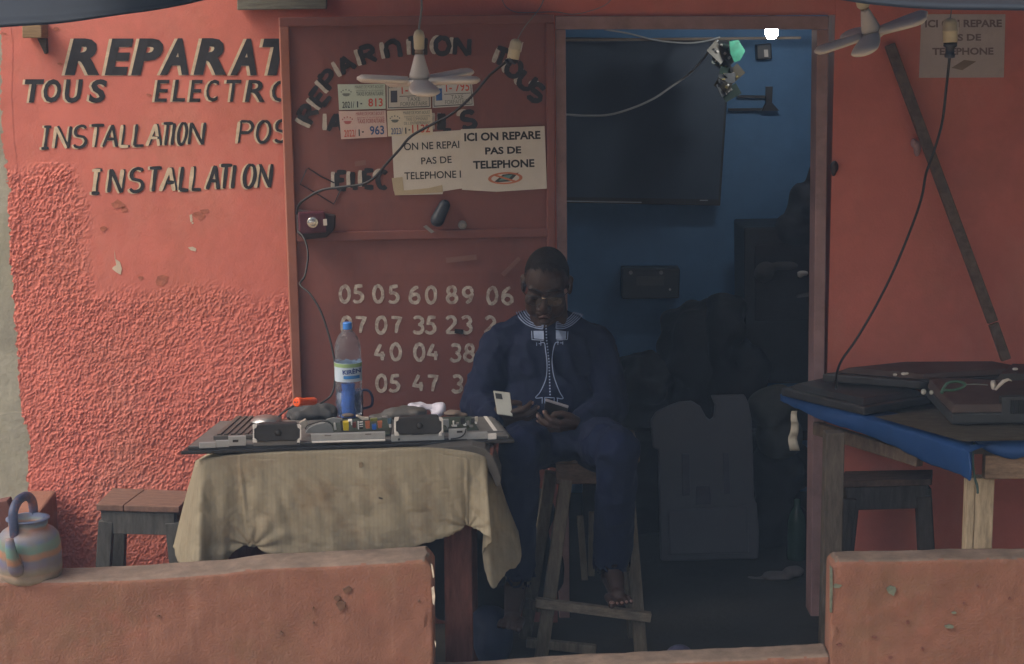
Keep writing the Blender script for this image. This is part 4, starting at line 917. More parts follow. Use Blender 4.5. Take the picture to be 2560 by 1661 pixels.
prof_px = [(28, 1040), (33, 1034), (34, 1020), (32, 1012), (34, 1004), (32, 996), (34, 985), (32, 978), (34, 968), (34, 905), (32.5, 888), (33.5, 872), (30, 855), (25, 842), (17, 832), (12, 826), (11, 820)]
base = at(873, 1040, YW)
MB().lathe([(r*k, wz(y) - bz) for r, y in prof_px], base, (0, 0, 1), 40).build('bottle_body', m_pet, bt, smooth=True)
MB().lathe([(11.2*k, wz(823) - bz), (11.6*k, wz(821) - bz), (11.6*k, wz(808) - bz), (10*k, wz(806) - bz), (.0001, wz(806) - bz)], base, (0, 0, 1), 24).build('cap', mat('blue_cap_plastic', (.04, .19, .58), .4, .05), bt)
lab = MB().lathe([(34.6*k, wz(950) - bz), (34.6*k, wz(904) - bz)], base, (0, 0, 1), 40); lab.f = lab.f[:40]
lo = lab.build('label_band', mat('label_pale_blue', (.42, .52, .62), .5, .08, 10, 0), bt, smooth=True)
fb = MB().lathe([(34.9*k, wz(914) - bz), (34.9*k, wz(905) - bz)], base, (0, 0, 1), 40); fb.f = fb.f[:40]; fb.build('green_stripe', mat('label_green', (.22, .34, .16), .5, .1), lo, smooth=True)
class Cyl:
    """paint on the bottle's round side"""
    def at(s, px, py, off):
        dx = (px - 873) * k; r = 34.8*k + off; dx = max(-r*.995, min(r*.995, dx)); c = Vector((base.x, base.y, 0))
        return Vector((base.x + dx, base.y - math.sqrt(max(0, r*r - dx*dx)), wz(py)))
t = MB(); print_text(t, 'KIRÈN', 862, 931, 906, 928, 14, Cyl(), .0008, .03); t.build('brand_lettering', mat('label_navy', (.03, .06, .22), .5), lo)
mb = MB().grid([[tuple(Cyl().at(x, y, .0006)) for x in range(864, 906, 3)] for y in (934, 938, 942)]); mb.build('blue_wave', mat('label_blue', (.04, .20, .50), .5), lo)
bb = MB().lathe([(14*k, 0.003), (14*k, wz(958) - bz), (.0001, wz(958) - bz + .001)], base + Vector((-.002, .004, 0)), (0, 0, 1), 20); bb.build('blue_insert', mat('blue_insert', (.05, .17, .60), .4, .25, 40), bt)
# mug behind the bottle
mg = empty('plastic_mug', at(905, 1040, -.46), 'dark blue plastic mug half hidden behind the water bottle', 'mug')
MB().lathe([(.0, .0), (.036, .0), (.038, .09), (.034, .09), (.033, .006), (.0, .005)], at(880, 1046, -.42), (0, 0, 1), 28).build('cup', mat('navy_plastic', (.03, .045, .10), .4), mg, smooth=True)
MB().tube(spline([at(x, y, -.42) for x, y in [(906, 975), (922, 978), (931, 995), (928, 1015), (908, 1022)]], 6), .0042, 8).build('handle', mat('navy_plastic', (.03, .045, .10)), mg, smooth=True)

# ================================================================ KETTLE, STOOLS
m_kt = bpy.data.materials.new('swirled_plastic'); m_kt.use_nodes = True
def ktn(m):
    n = m.node_tree.nodes; l = m.node_tree.links; b = n['Principled BSDF']; b.inputs['Roughness'].default_value = .55
    tc = n.new('ShaderNodeTexCoord'); sp = n.new('ShaderNodeSeparateXYZ'); l.new(tc.outputs['Object'], sp.inputs[0])
    q = n.new('ShaderNodeTexNoise'); q.inputs['Scale'].default_value = 7; q.inputs['Detail'].default_value = 3; l.new(tc.outputs['Object'], q.inputs['Vector'])
    m1 = n.new('ShaderNodeMath'); m1.operation = 'MULTIPLY_ADD'; l.new(q.outputs['Fac'], m1.inputs[0]); m1.inputs[1].default_value = .055; l.new(sp.outputs['Z'], m1.inputs[2])
    m2 = n.new('ShaderNodeMath'); m2.operation = 'MULTIPLY_ADD'; l.new(m1.outputs[0], m2.inputs[0]); m2.inputs[1].default_value = 5.2; m2.inputs[2].default_value = .43
    r = n.new('ShaderNodeValToRGB'); l.new(m2.outputs[0], r.inputs[0]); e = r.color_ramp.elements
    cs = [(0, (.30, .26, .20)), (.17, (.30, .27, .22)), (.24, (.33, .22, .16)), (.30, (.25, .24, .20)), (.40, (.15, .14, .24)), (.50, (.11, .13, .24)), (.55, (.34, .13, .06)), (.61, (.33, .15, .08)), (.65, (.06, .22, .20)), (.74, (.07, .24, .22)), (.79, (.10, .16, .30)), (.86, (.19, .17, .22)), (.92, (.33, .13, .07)), (.97, (.10, .22, .30))]
    e[0].color = (*cs[0][1], 1); e[0].position = 0; e[1].position = 1; e[1].color = (.05, .11, .28, 1)
    for p, c in cs[1:]: x = e.new(p); x.color = (*c, 1)
    d = n.new('ShaderNodeTexNoise'); d.inputs['Scale'].default_value = 25; d.inputs['Detail'].default_value = 8; l.new(tc.outputs['Object'], d.inputs['Vector'])
    mx = n.new('ShaderNodeMixRGB'); mx.blend_type = 'MIX'; l.new(r.outputs[0], mx.inputs[1]); mx.inputs[2].default_value = (.17, .15, .12, 1)
    r2 = n.new('ShaderNodeValToRGB'); r2.color_ramp.elements[0].position = .25; r2.color_ramp.elements[1].position = .7; r2.color_ramp.elements[1].color = (.8, .8, .8, 1); l.new(d.outputs['Fac'], r2.inputs[0]); l.new(r2.outputs[0], mx.inputs[0])
    l.new(mx.outputs[0], b.inputs['Base Color'])
ktn(m_kt)
YK = -1.125
kb_ = at(77, 1446, YK); ks = 1.115e-3
kz = kb_.z
kt = empty('plastic_kettle', kb_, 'colourful swirled plastic kettle standing on the left parapet', 'kettle')
body = MB().lathe([(.0, 0), (70*ks, 0), (78*ks, 8*ks), (81*ks, 25*ks), (80.5*ks, 27*ks), (82*ks, 29*ks), (82*ks, 70*ks), (80*ks, 100*ks), (76*ks, 118*ks), (66*ks, 130*ks), (54*ks, 137*ks), (50*ks, 140*ks), (50*ks, 158*ks), (56*ks, 160*ks), (56*ks, 163*ks), (44*ks, 164*ks), (42*ks, 140*ks), (0.0001, 138*ks)], kb_, (0, 0, 1), 48)
body.build('kettle_body', m_kt, kt, smooth=True)
sp_ = [kb_ + Vector((-.016, -.060, .050)), kb_ + Vector((-.016, -.092, .058)), kb_ + Vector((-.018, -.106, .085)), kb_ + Vector((-.022, -.112, .118)), kb_ + Vector((-.024, -.112, .150))]
MB().tube(spline(sp_, 5), list(np.interp(np.linspace(0, 1, 21), [0, .35, 1], [.026, .022, .011])), 18).build('spout', m_kt, kt, smooth=True)
hd = [kb_ + Vector((-.024, -.058, .130)), kb_ + Vector((-.025, -.060, .165)), kb_ + Vector((-.026, -.055, .210)), kb_ + Vector((-.021, -.03, .234)), kb_ + Vector((-.014, .0, .241)), kb_ + Vector((-.006, .035, .236)), kb_ + Vector((.000, .058, .212)), kb_ + Vector((.002, .062, .165)), kb_ + Vector((.002, .060, .130))]
MB().tube(spline(hd, 6), .0135, 16).build('handle', mat('swirled_handle', (.055, .075, .15), .5, .6, 12, 0, dirt=(.34, .12, .05), dscale=18, damt=1), kt, smooth=True)
def stool_low(name, label, FLp, FRp, BRp, BLp, zt, m_seat, m_leg, seam):
    q = [atz(*p, zt) for p in (FLp, FRp, BRp, BLp)]; c = sum(q, Vector()) / 4
    e = empty(name, (c.x, c.y, 0), label, 'stool', 'low wooden stools')
    q1 = [Vector((p.x, p.y, zt - .022)) for p in q]
    if seam:
        a0 = q[0].lerp(q[1], .33); a1 = q[3].lerp(q[2], .40)
        for A_, B_, C_, D_ in ((q[0], a0 - Vector((.001, 0, 0)), a1 - Vector((.001, 0, 0)), q[3]), (a0 + Vector((.001, 0, 0)), q[1], q[2], a1 + Vector((.001, 0, 0)))):
            MB().hexa([Vector((p.x, p.y, zt - .022)) for p in (A_, B_, C_, D_)], [A_, B_, C_, D_]).build('seat_board', m_seat, e, bevel=.003)
    else: MB().hexa(q1, q).build('seat_board', m_seat, e, bevel=.003)
    i = [c + (p - c) * .86 for p in q]
    for a_, b_ in ((0, 1), (1, 2), (2, 3), (3, 0)):
        MB().bar(Vector((i[a_].x, i[a_].y, zt - .062)), Vector((i[b_].x, i[b_].y, zt - .062)), .078, .018, up=(0, -1, 0) if a_ in (0, 2) else (1, 0, 0)).build('apron', m_leg, e, bevel=.002)
    for k_ in range(4):
        t_ = c + (q[k_] - c) * .80; b_ = c + (q[k_] - c) * 1.08
        MB().bar(Vector((b_.x, b_.y, 0)), Vector((t_.x, t_.y, zt - .06)), .048, .040).build('leg', m_leg, e, bevel=.002)
m_sl = wood('sooty_stool_wood', (.075, .075, .072), axis=(5, 5, 1))
stool_low('low_stool', 'low dark stool with reddish two board seat beside the work table', (240, 1262), (448, 1267), (485, 1228), (282, 1220), .505, wood('worn_reddish_seat', (.16, .095, .074), axis=(2, 9, 2)), m_sl, True)
stool_low('low_stool', 'low dark stool with plain grey seat under the blue covered table', (2098, 1204), (2330, 1198), (2332, 1174), (2112, 1178), .565, wood('dark_worn_seat', (.10, .065, .05), axis=(2, 9, 2)), wood('black_stool_wood', (.05, .045, .042), axis=(5, 5, 1)), False)

# ================================================================ RIGHT TABLE
ZR = .80
rt = empty('trestle_table', (1.6, -.6, 0), 'rough timber table covered by a bright blue sheet at the right', 'table')
ca = atz(1975, 984, ZR); cb = atz(2436, 1112, ZR); cc = Vector((2.4, cb.y + .02, ZR)); cd_ = Vector((2.4, ca.y + .02, ZR))
m_gp = wood('grey_post_wood', (.12, .10, .08), axis=(6, 6, 1)); m_pp = wood('pale_pine', (.50, .40, .27), axis=(5, 5, .8))
MB().hexa([p - Vector((0, 0, .03)) for p in (ca, cb, cc, cd_)], [ca, cb, cc, cd_]).build('table_top', m_gp, rt)
_e = lambda x: ca.y + (cb.y - ca.y) * (x - 1975) / 461 + .04
MB().bar(at(2040, 1070, _e(2040)), at(2300, 1150, _e(2300)), .045, .03).build('side_rail', wood('brown_rail', (.15, .11, .08), axis=(2, 6, 2)), rt, bevel=.003)
MB().bar(cb + Vector((.03, .0, -.068)), cc + Vector((0, -.0, -.068)), .075, .035).build('front_rail', wood('front_rail_pine', (.27, .19, .13), axis=(1.5, 6, 6)), rt, bevel=.003)
xg = at(2082, 1200, -.45).x; MB().bar((xg, -.45, 0), (xg, -.45, ZR-.032), .062, .06).build('leg', m_gp, rt, bevel=.004)
xp = at(2455, 1280, cb.y + .03).x; MB().bar((xp, cb.y + .03, 0), (xp, cb.y + .03, ZR-.107), .058, .05).build('leg', m_pp, rt, bevel=.003)
xp2 = at(2421, 1280, cb.y + .03).x; MB().bar((xp2, cb.y + .028, 0), (xp2, cb.y + .028, ZR-.105), .024, .05).build('leg', m_pp, rt, bevel=.003)
MB().bar((2.2, -.25, 0), (2.2, -.25, ZR-.032), .06, .06).build('leg', m_gp, rt)
m_bl = mat('bright_blue_sheet', (.008, .055, .20), .6, .12, 7, .3, 25, dirt=(.01, .05, .16), dscale=4, damt=.5)
# sheet over the left side and the front edge: top points then hanging points
sc_ = [((1950, 985), (1950, 1000)), ((2000, 1000), (1996, 1024)), ((2060, 1018), (2050, 1048)), ((2120, 1036), (2130, 1076)), ((2180, 1052), (2200, 1100)), ((2240, 1070), (2260, 1128)), ((2300, 1088), (2320, 1158)), ((2360, 1108), (2380, 1180)), ((2408, 1124), (2412, 1193)), ((2424, 1132), (2428, 1196)), ((2428, 1104), (2432, 1100)), ((2440, 1098), (2446, 1112)), ((2470, 1104), (2475, 1132)), ((2520, 1102), (2530, 1146)), ((2570, 1102), (2570, 1142)), ((2700, 1100), (2700, 1140))]
PT = []; PB = []
for i_, (t_, b_) in enumerate(sc_):
    pt = atz(*t_, ZR + .008); 
    if i_ >= 10: pt = at(t_[0], t_[1], cb.y - .02)
    PT.append(pt); Yb = pt.y - .012; PB.append(at(b_[0], b_[1], Yb))
PT = spline(PT, 6); PB = spline(PB, 6); rows = [[(p.x + .10, p.y + .12, ZR + .006) for p in PT]] + [[tuple(a_.lerp(b_, v) + Vector((0, -.012*math.sin(v*3.1), 0))) for a_, b_ in zip(PT, PB)] for v in np.linspace(0, 1, 14)]
A = np.array(rows); Q = A.reshape(-1, 3); Q[:, 1] += (vnoise(Q, 14, 3) - .5) * .018; Q[:, 2] += (vnoise(Q, 40, 9) - .5) * .006
tag(MB().grid(Q.reshape(A.shape).tolist()).build('blue_sheet', m_bl, smooth=True, solid=.002), 'bright blue plastic sheet folded over the edges of the right table', 'sheet')
m_tvb = mat('dusty_black_plastic', (.030, .030, .032), .5, .25, 12, .1, dirt=(.07, .06, .055), dscale=6, damt=.5); m_tvr = mat('dusty_brown_back', (.085, .060, .052), .7, .25, 10, .1)
def flat_tv(name, label, px4, z, th, m, inset=True, hump=None):
    q = [atz(*p, z) for p in px4]; c = sum(q, Vector()) / 4
    e = empty(name, (c.x, c.y, z), label, 'television', 'flat televisions lying on the right table')
    up = Vector((0, 0, th)); MB().hexa(q, [p + up for p in q]).build('bezel', m, e, bevel=.006)
    if inset:
        i = [c + (p - c) * .90 + up * 1.05 for p in q]; i2 = [c + (p - c) * .78 + up + Vector((0, 0, .018)) for p in q]
        MB().hexa(i, i2).build('back_cover', m_tvb if hump is None else hump, e, bevel=.004)
    return e, q, c
flat_tv('flat_television', 'black flat television lying at the left end of the blue covered table', [(1952, 990), (2160, 1040), (2330, 1010), (2140, 950)], ZR + .014, .028, m_tvb)
flat_tv('flat_television', 'brownish flat television stacked behind under the two white scraps', [(2055, 955), (2300, 975), (2620, 955), (2420, 915)], ZR + .065, .03, m_tvb, True, m_tvr)
flat_tv('flat_television', 'thin dark flat television leaning at the far right back of the table', [(2455, 905), (2600, 908), (2700, 895), (2500, 893)], ZR + .10, .02, m_tvb, False)
e, q, c = flat_tv('flat_television', 'vented grey black television back nearest the camera on the right table', [(2378, 1062), (2640, 1058), (2700, 1000), (2310, 988)], ZR + .035, .035, mat('charcoal_plastic', (.048, .052, .056), .55, .15, 14, .1), False)
fp = Plane((0, cb.y + .0, 0), (0, -1, 0)); fpl = Plane(q[0], Vector((q[1].y - q[0].y, -(q[1].x - q[0].x), 0)))
MB().hexa([p + Vector((0, 0, .036)) for p in q], [c + (p - c) * .96 + Vector((0, 0, .062)) for p in q]).build('back_cover', m_tvr, e, bevel=.004)
ve = MB()
for k_ in range(12): ve.slab([(2526 + k_*4.4, 1000), (2528 + k_*4.4, 1000), (2528 + k_*4.4, 1034), (2526 + k_*4.4, 1034)], fpl, .001, .006)
ve.build('vent_slots', m_bez, e)
MB().slab([(2505, 994), (2600, 990), (2600, 1042), (2505, 1044)], fpl, -.03, .0008).build('vent_panel', mat('charcoal_plastic', (.048, .052, .056)), e)
MB().hexa([p + Vector((.0, .0, .064)) for p in [atz(2486, 1000, ZR+.1), atz(2640, 1000, ZR+.1), atz(2640, 965, ZR+.1), atz(2525, 962, ZR+.1)]], [p + Vector((0, 0, .064)) for p in [atz(2500, 985, ZR+.12), atz(2640, 985, ZR+.12), atz(2640, 962, ZR+.12), atz(2530, 958, ZR+.12)]]).build('raised_housing', m_tvb, e)
tag(MB().hexa([atz(x, y, ZR + .018) for x, y in ((2185, 1042), (2408, 1104), (2700, 1098), (2700, 1066), (2330, 1026))], [atz(x, y, ZR + .028) for x, y in ((2185, 1042), (2408, 1104), (2700, 1098), (2700, 1066), (2330, 1026))]).build('dusty_board', wood('dusty_board', (.10, .085, .06), axis=(2, 9, 2)), bevel=.003), 'dusty brown board under the vented television on the right table', 'board')
zt_ = ZR + .10
m_white = mat('dirty_white_plastic', (.50, .48, .45), .5, .1)
lump('plastic_scrap', 'small white scrap on the dark television, left one of the pair', 'scrap', [(at(2238, 937, -.50), (.008, .006, .005))], .002, m_white, .001)
lump('plastic_scrap', 'longer white scrap on the dark television, right one of the pair', 'scrap', [(at(2260, 935, -.50), (.010, .006, .0045)), (at(2268, 934, -.50), (.006, .006, .004))], .002, m_white, .001)
lump('plastic_scrap', 'white scrap at the far right back of the right table', 'scrap', [(at(2538, 923, -.55), (.010, .008, .005))], .002, m_white, .001)
lump('foam_ball', 'grey white foam knob beside the green wire on the right table', 'scrap', [(at(2309, 980, -.72), (.009, .008, .010)), (at(2328, 982, -.72), (.007, .006, .008))], .002, mat('grey_foam', (.33, .34, .32), .9), .001)
gw = spline([at(x, y, -.68) for x, y in [(2352, 984), (2360, 968), (2370, 958), (2392, 954), (2412, 960), (2404, 970), (2380, 976), (2360, 976), (2354, 985)]], 6)
tag(MB().tube(gw, .0045, 8).build('wire_coil', mat('green_wire', (.035, .10, .065), .45, .2), smooth=True), 'small coil of dark green wire lying on the vented television', 'wire')
tag(MB().tube(spline([at(x, y, -.67) for x, y in [(2412, 962), (2440, 961), (2470, 963)]], 5), .002, 6).build('loose_wire', mat('grey_green_wire', (.15, .17, .16), .5)), 'thin grey green lead from the green coil to the white reel', 'cable')
wl = MB(); wl.lathe([(.013, -.006), (.015, -.004), (.015, .004), (.013, .006)], at(2484, 963, -.70), (.9, -.45, .2), 20)
tag(wl.build('tape_reel', m_white, smooth=True), 'round white plastic reel leaning on the vented television', 'reel')
wl = MB(); wl.grid([[tuple(at(x, y, -.72)) for x, y in r_] for r_ in ([(2486, 974), (2496, 960), (2506, 950), (2520, 946), (2528, 950)], [(2490, 977), (2502, 966), (2512, 957), (2522, 952), (2530, 954)])])
tag(wl.build('plastic_strip', m_white, smooth=True, solid=.003), 'curved white plastic strip beside the round reel on the right table', 'strip')
hg = spline([at(x, y, -.28) for x, y in [(1986, 1028), (1985, 1050), (1988, 1064), (1984, 1085), (1982, 1105), (1988, 1128)]], 4); rows = [[tuple(p + Vector((w_*(.6 + .5*(i_/len(hg))), .006*math.sin(i_), 0))) for w_ in (-.016, -.005, .006, .016)] for i_, p in enumerate(hg)]
tag(MB().grid(rows).build('paper_label', mat('torn_paper', (.45, .42, .34), .8, .2, 30, .2), smooth=True, solid=.001), 'torn cream paper strip hanging under the left corner of the right table', 'paper')
MB()
tag(MB().tube(spline([at(x, y, cb.y - .04) for x, y in [(2434, 1108), (2432, 1150), (2436, 1190), (2443, 1215), (2444, 1234)]], 5), [.004]*21, 8).build('cord_end', mat('teal_cord', (.06, .11, .10), .7), smooth=True), 'frayed teal cord end hanging on the pale post of the right table', 'cord')
# ================================================================ HIGH STOOL AND SEATED MAN
SY = -.40
st = empty('high_stool', (at(1480, 1150, SY).x, SY, 0), 'tall rough wooden stool under the seated man', 'stool')
m_st = wood('grey_stool_timber', (.135, .115, .085), axis=(5, 5, 1)); m_st2 = wood('dark_stool_seat', (.095, .065, .045), axis=(2, 6, 6))
ZS = at(1480, 1122, SY - .14).z
xa, xb = at(1374, 1150, SY - .14).x, at(1600, 1150, SY - .14).x
MB().box(((xa + xb)/2, SY, ZS - .025), (xb - xa, .28, .05)).build('seat', m_st2, st, bevel=.008)
MB().bar((xa + .02, SY - .12, ZS - .085), (xb - .02, SY - .12, ZS - .085), .068, .025).build('apron', m_st2, st, bevel=.003)
MB().bar((xa + .02, SY + .12, ZS - .085), (xb - .02, SY + .12, ZS - .085), .068, .025).build('apron', m_st2, st, bevel=.003)
def sleg(p0, Y0_, p1, Y1_):
    a = at(*p0, Y0_); b = at(*p1, Y1_); MB().bar(a, b, .042, .034).build('leg', m_st, st, bevel=.003); return a, b
z0 = lambda px, Y: (px, 830.5 + F * math.tan(math.atan2(CAM.z, Y - CAM.y) - math.radians(9.5)))
lFL = sleg((1416, 1192), SY - .115, z0(1348, SY - .16), SY - .16); lFR = sleg((1566, 1190), SY - .115, z0(1606, SY - .15), SY - .15)
lBL = sleg((1378, 1180), SY + .115, z0(1312, SY + .17), SY + .17); lBR = sleg((1556, 1180), SY + .115, z0(1585, SY + .18), SY + .18)
m_rg = wood('pale_rung', (.20, .17, .13), axis=(2, 6, 6))
RA, RB = at(1338, 1506, SY - .175), at(1627, 1543, SY - .175)
MB().bar(RA, RB, .030, .03).build('rung', m_rg, st, bevel=.003)
MB().bar(at(1316, 1606, SY - .15), at(1490, 1624, SY - .15), .03, .026).build('rung', m_st, st, bevel=.003)
MB().bar(at(1352, 1520, SY - .16), at(1300, 1500, SY + .15), .028, .024, up=(1, 0, 0)).build('rung', m_st, st, bevel=.003)
MB().bar(at(1450, 1290, SY + .12), at(1462, 1450, SY + .10), .022, .02).build('brace', m_st, st, bevel=.002)
MB().bar(at(1480, 1280, SY + .14), at(1478, 1440, SY + .12), .022, .02).build('brace', m_st, st, bevel=.002)

dY = .12
def J(px, py, Y): return at(px, py, Y + dY)
m_skin = mat('dark_brown_skin', (.034, .019, .0145), .6, .14, 14, .2, 260, spec=.3)
m_tun = mat('navy_tunic_cloth', (.005, .009, .030), .85, .18, 9, .35, 260, spec=.2); m_trs = mat('navy_trouser_cloth', (.004, .008, .030), .88, .15, 8, .35, 260, spec=.15)
man = empty('person', J(1400, 1110, -.45), 'seated man in navy embroidered tunic and glasses looking down at two phones', 'person')
# --- head, neck, arms, legs, hands: one skin
B = MB()
HC = J(1366, 712, -.50); HR = Matrix.Rotation(math.radians(-5), 3, 'Z') @ Matrix.Rotation(math.radians(2), 3, 'Y') @ Matrix.Rotation(math.radians(19), 3, 'X')
HS = .97
def h(x, y, z): return HC + HR @ (Vector((x, y, z)) * HS)
def hell(c, r): B.ell(h(*c), [q*HS for q in r], HR, 20, 14)
def hcap(a, b, ra, rb): B.cap(h(*a), h(*b), ra*HS, rb*HS)
hell((0, .018, .032), (.074, .096, .088)); hell((0, -.028, .03), (.066, .068, .074)); hell((0, -.032, -.030), (.064, .066, .070)); hell((0, -.046, -.070), (.047, .046, .036))
for s_ in (-1, 1):
    hell((s_*.041, -.064, -.024), (.027, .029, .028)); hell((s_*.037, -.052, -.050), (.030, .040, .040)); hcap((s_*.008, -.092, .022), (s_*.048, -.077, .020), .008, .008)
    hell((s_*.0775, .012, -.006), (.010, .021, .033)); hell((s_*.079, .018, .012), (.011, .016, .014)); hell((s_*.015, -.106, -.038), (.0115, .013, .009)); hell((s_*.032, -.084, -.001), (.014, .011, .008))
hcap((0, -.094, .006), (0, -.114, -.031), .0075, .0115); hell((0, -.111, -.035), (.0135, .013, .010))
hcap((-.021, -.090, -.062), (0, -.094, -.057), .007, .0075); hcap((.021, -.090, -.062), (0, -.094, -.057), .007, .0075); hell((0, -.098, -.055), (.013, .009, .006)); hcap((-.018, -.088, -.074), (0, -.092, -.069), .008, .0085); hcap((.018, -.088, -.074), (0, -.092, -.069), .008, .0085); hell((0, -.084, -.092), (.022, .017, .013))
neck = J(1374, 815, -.45)
B.cap(h(0, .02, -.05), neck, .060, .066); B.cap(neck, J(1376, 850, -.44), .062, .08)
B.ell(J(1376, 940, -.43), (.13, .085, .16)); B.ell(J(1385, 1060, -.43), (.13, .10, .10))
ELl, ELr = J(1203, 1012, -.47), J(1522, 1022, -.48); WRl, WRr = J(1232, 1046, -.63), J(1448, 1068, -.64)
for sh_, el_, wr_ in ((J(1252, 868, -.44), ELl, WRl), (J(1488, 872, -.44), ELr, WRr)):
    B.cap(J(1376, 870, -.43), sh_, .06, .05); B.cap(sh_, el_, .045, .04); B.cap(el_, wr_, .038, .026)
KNl, KNr = J(1300, 1126, -.84), J(1545, 1124, -.84); ANl, ANr = J(1288, 1470, -.72), J(1530, 1412, -.70)
for hp, kn, an in ((J(1345, 1098, -.45), KNl, ANl), (J(1450, 1098, -.45), KNr, ANr)):
    B.cap(J(1385, 1075, -.43), hp, .08, .075); B.cap(hp, kn, .070, .052); B.cap(kn, kn.lerp(an, .35), .048, .047); B.cap(kn.lerp(an, .3), an, .046, .032)
def foot(an, toes, side):
    heel = an + Vector((-.004*side, .045, -.055)); ball = an + Vector((.012*side, -.12, -.064)); B.cap(an, heel, .034, .030); B.cap(an, ball + Vector((0, .02, .012)), .036, .024); B.cap(heel, ball, .028, .026)
    for k_ in range(5):
        x = (-.030 + .0155*k_)*side; L = (.058, .05, .044, .036, .028)[k_]; r = (.0125, .0088, .0082, .0078, .0075)[k_]
        b0 = ball + Vector((x, .0, -.006)); B.cap(b0, b0 + Vector((.006*side, -L*.6, -.002)), r*1.1, r); B.cap(b0 + Vector((.006*side, -L*.6, -.002)), b0 + Vector((.008*side, -L, -.008)), r, r*.95)
    return ball
ballr = foot(ANr, None, 1); balll = foot(ANl, None, -1)
NAILS = []
def hand(wr, fwd, nrm, thumb_side, curl, tcurl, s=1.0, spread=1.0):
    """palm, four jointed fingers closing towards -nrm, thumb off the side of the palm"""
    X = Vector(fwd).normalized(); Zv = Vector(nrm); Zv = (Zv - X*Zv.dot(X)).normalized(); Yv = Zv.cross(X) * thumb_side
    def P(a, b, c): return wr + (X*a + Yv*b + Zv*c) * s
    ys = (.030, .011, -.009, -.027)
    for k_, y in enumerate(ys):
        B.cap(P(.0, y*.62, 0), P(.080 - .004*abs(k_-1), y, 0), .0135*s, .0115*s)
    B.cap(P(.015, .018, -.004), P(.06, .0, -.006), .014*s, .013*s)
    for k_, (y, L) in enumerate(zip(ys, (.070, .080, .074, .058))):
        p = P(.082 - .004*abs(k_-1), y, 0); a = 0; r = (.0106, .0108, .0103, .0093)[k_]
        for seg, fr_ in enumerate((.46, .30, .24)):
            a += curl[k_][seg]; d = X*math.cos(math.radians(a)) - Zv*math.sin(math.radians(a)) + Yv*(.05*(1.2-k_)*spread if seg == 0 else 0)
            q = p + d.normalized()*L*fr_*s; B.cap(p, q, r*s, r*.9*s); p = q; r *= .92
        n_ = X*math.sin(math.radians(a)) + Zv*math.cos(math.radians(a)); NAILS.append((p + n_*r*.80*s, n_, d.normalized(), r*.8*s))
    p = P(.012, .024, -.006); q = P(.045, .047, tcurl[0]); B.cap(p, q, .0150*s, .0115*s); r2 = P(.072, .050, tcurl[1]); B.cap(q, r2, .0115*s, .0105*s); r3 = P(.096, .044, tcurl[2]); B.cap(r2, r3, .0105*s, .009*s)
# his right hand (left in the picture): palm up, fingers wrapping the front of the upright phone
hand(WRl, (.93, -.30, .05), (.05, -.85, -.50), 1, [(18, 30, 22), (14, 28, 22), (12, 26, 20), (12, 22, 20)], (-.012, -.022, -.026), .98)
# his left hand: fingers closed round the back of the tilted phone
hand(WRr, (-.86, -.42, .02), (.10, -.78, -.60), -1, [(24, 38, 30), (20, 36, 30), (18, 34, 28), (16, 30, 26)], (-.012, -.024, -.028), .98)
body = link(remesh(B, .0036, 2), 'body', m_skin, man, smooth=True)
nl = MB()
for p, n_, d, r in NAILS:
    nl.ell(p, (r*.9, r*1.1, r*.35), Matrix((n_.cross(d).normalized(), d, n_)).transposed(), 8, 6)
tag(nl.build('fingernail', mat('pale_nail', (.20, .12, .10), .4, .05, 20, 0), body, smooth=True), 'pale fingernails')
tn = MB(); tn.ell(ballr + Vector((-.022, -.058, -.006)), (.009, .009, .006))
for k_ in range(1, 5): tn.ell(ballr + Vector((-.021 + .0155*k_, (-.052, -.046, -.038, -.030)[k_-1], -.010)), (.0055, .006, .005))
tn.build('toenail', mat('pale_nail', (.20, .12, .10)), body, smooth=True)
# lips and hair
hl = MB()
for z_, w_, r_ in ((-.0555, .020, .0042), (-.0665, .017, .0050)):
    for s_ in (-1, 1): hl.cap(h(0, -.1005, z_), h(s_*w_, -.0935, z_ - .0085), r_, r_*.6)
link(remesh(hl, .0015, 2), 'lips', mat('lip_skin', (.075, .036, .030), .4, .1), body, smooth=True)
hm = MB(); hr = MB()
for (c_, r_) in (((0, .018, .032), (.0752, .0972, .0892)), ((0, -.028, .03), (.0672, .0692, .0752))):
    hm.ell(h(*c_), [q*HS for q in r_], HR, 40, 28)
me = remesh(hm, .003, 2)
bm = bmesh.new(); bm.from_mesh(me); inv = HR.transposed()
kill = []
for f in bm.faces:
    l_ = inv @ (f.calc_center_median() - HC) / HS
    line = .088 if l_.y < -.055 else (.088 - (l_.y + .055) * 1.08 if l_.y < .0 else .028 - l_.y * .75)
    line += .004 * math.sin(l_.x * 240) + .003 * math.sin(l_.x * 610 + l_.y * 400)
    if abs(l_.x) > .05 and l_.y < -.02: line += .012
    if l_.z < line: kill.append(f)
bmesh.ops.delete(bm, geom=kill, context='FACES'); bm.to_mesh(me); bm.free()
link(me, 'hair', mat('cropped_black_hair', (.016, .013, .012), .9, .4, 90, .8, 400, spec=.15), man, smooth=True)
gl = empty('spectacles', HC, None, None); gl.parent = man; gl.location = HC - man.location
m_gf = mat('dark_metal_rim', (.03, .028, .028), .3, .1, 20, 0, metal=.5); m_gg = mat('bridge_highlight', (.5, .42, .32), .25, .1, 20, 0, metal=.9)  # bridge highlight is put into its paler metal colour
fr_ = MB()
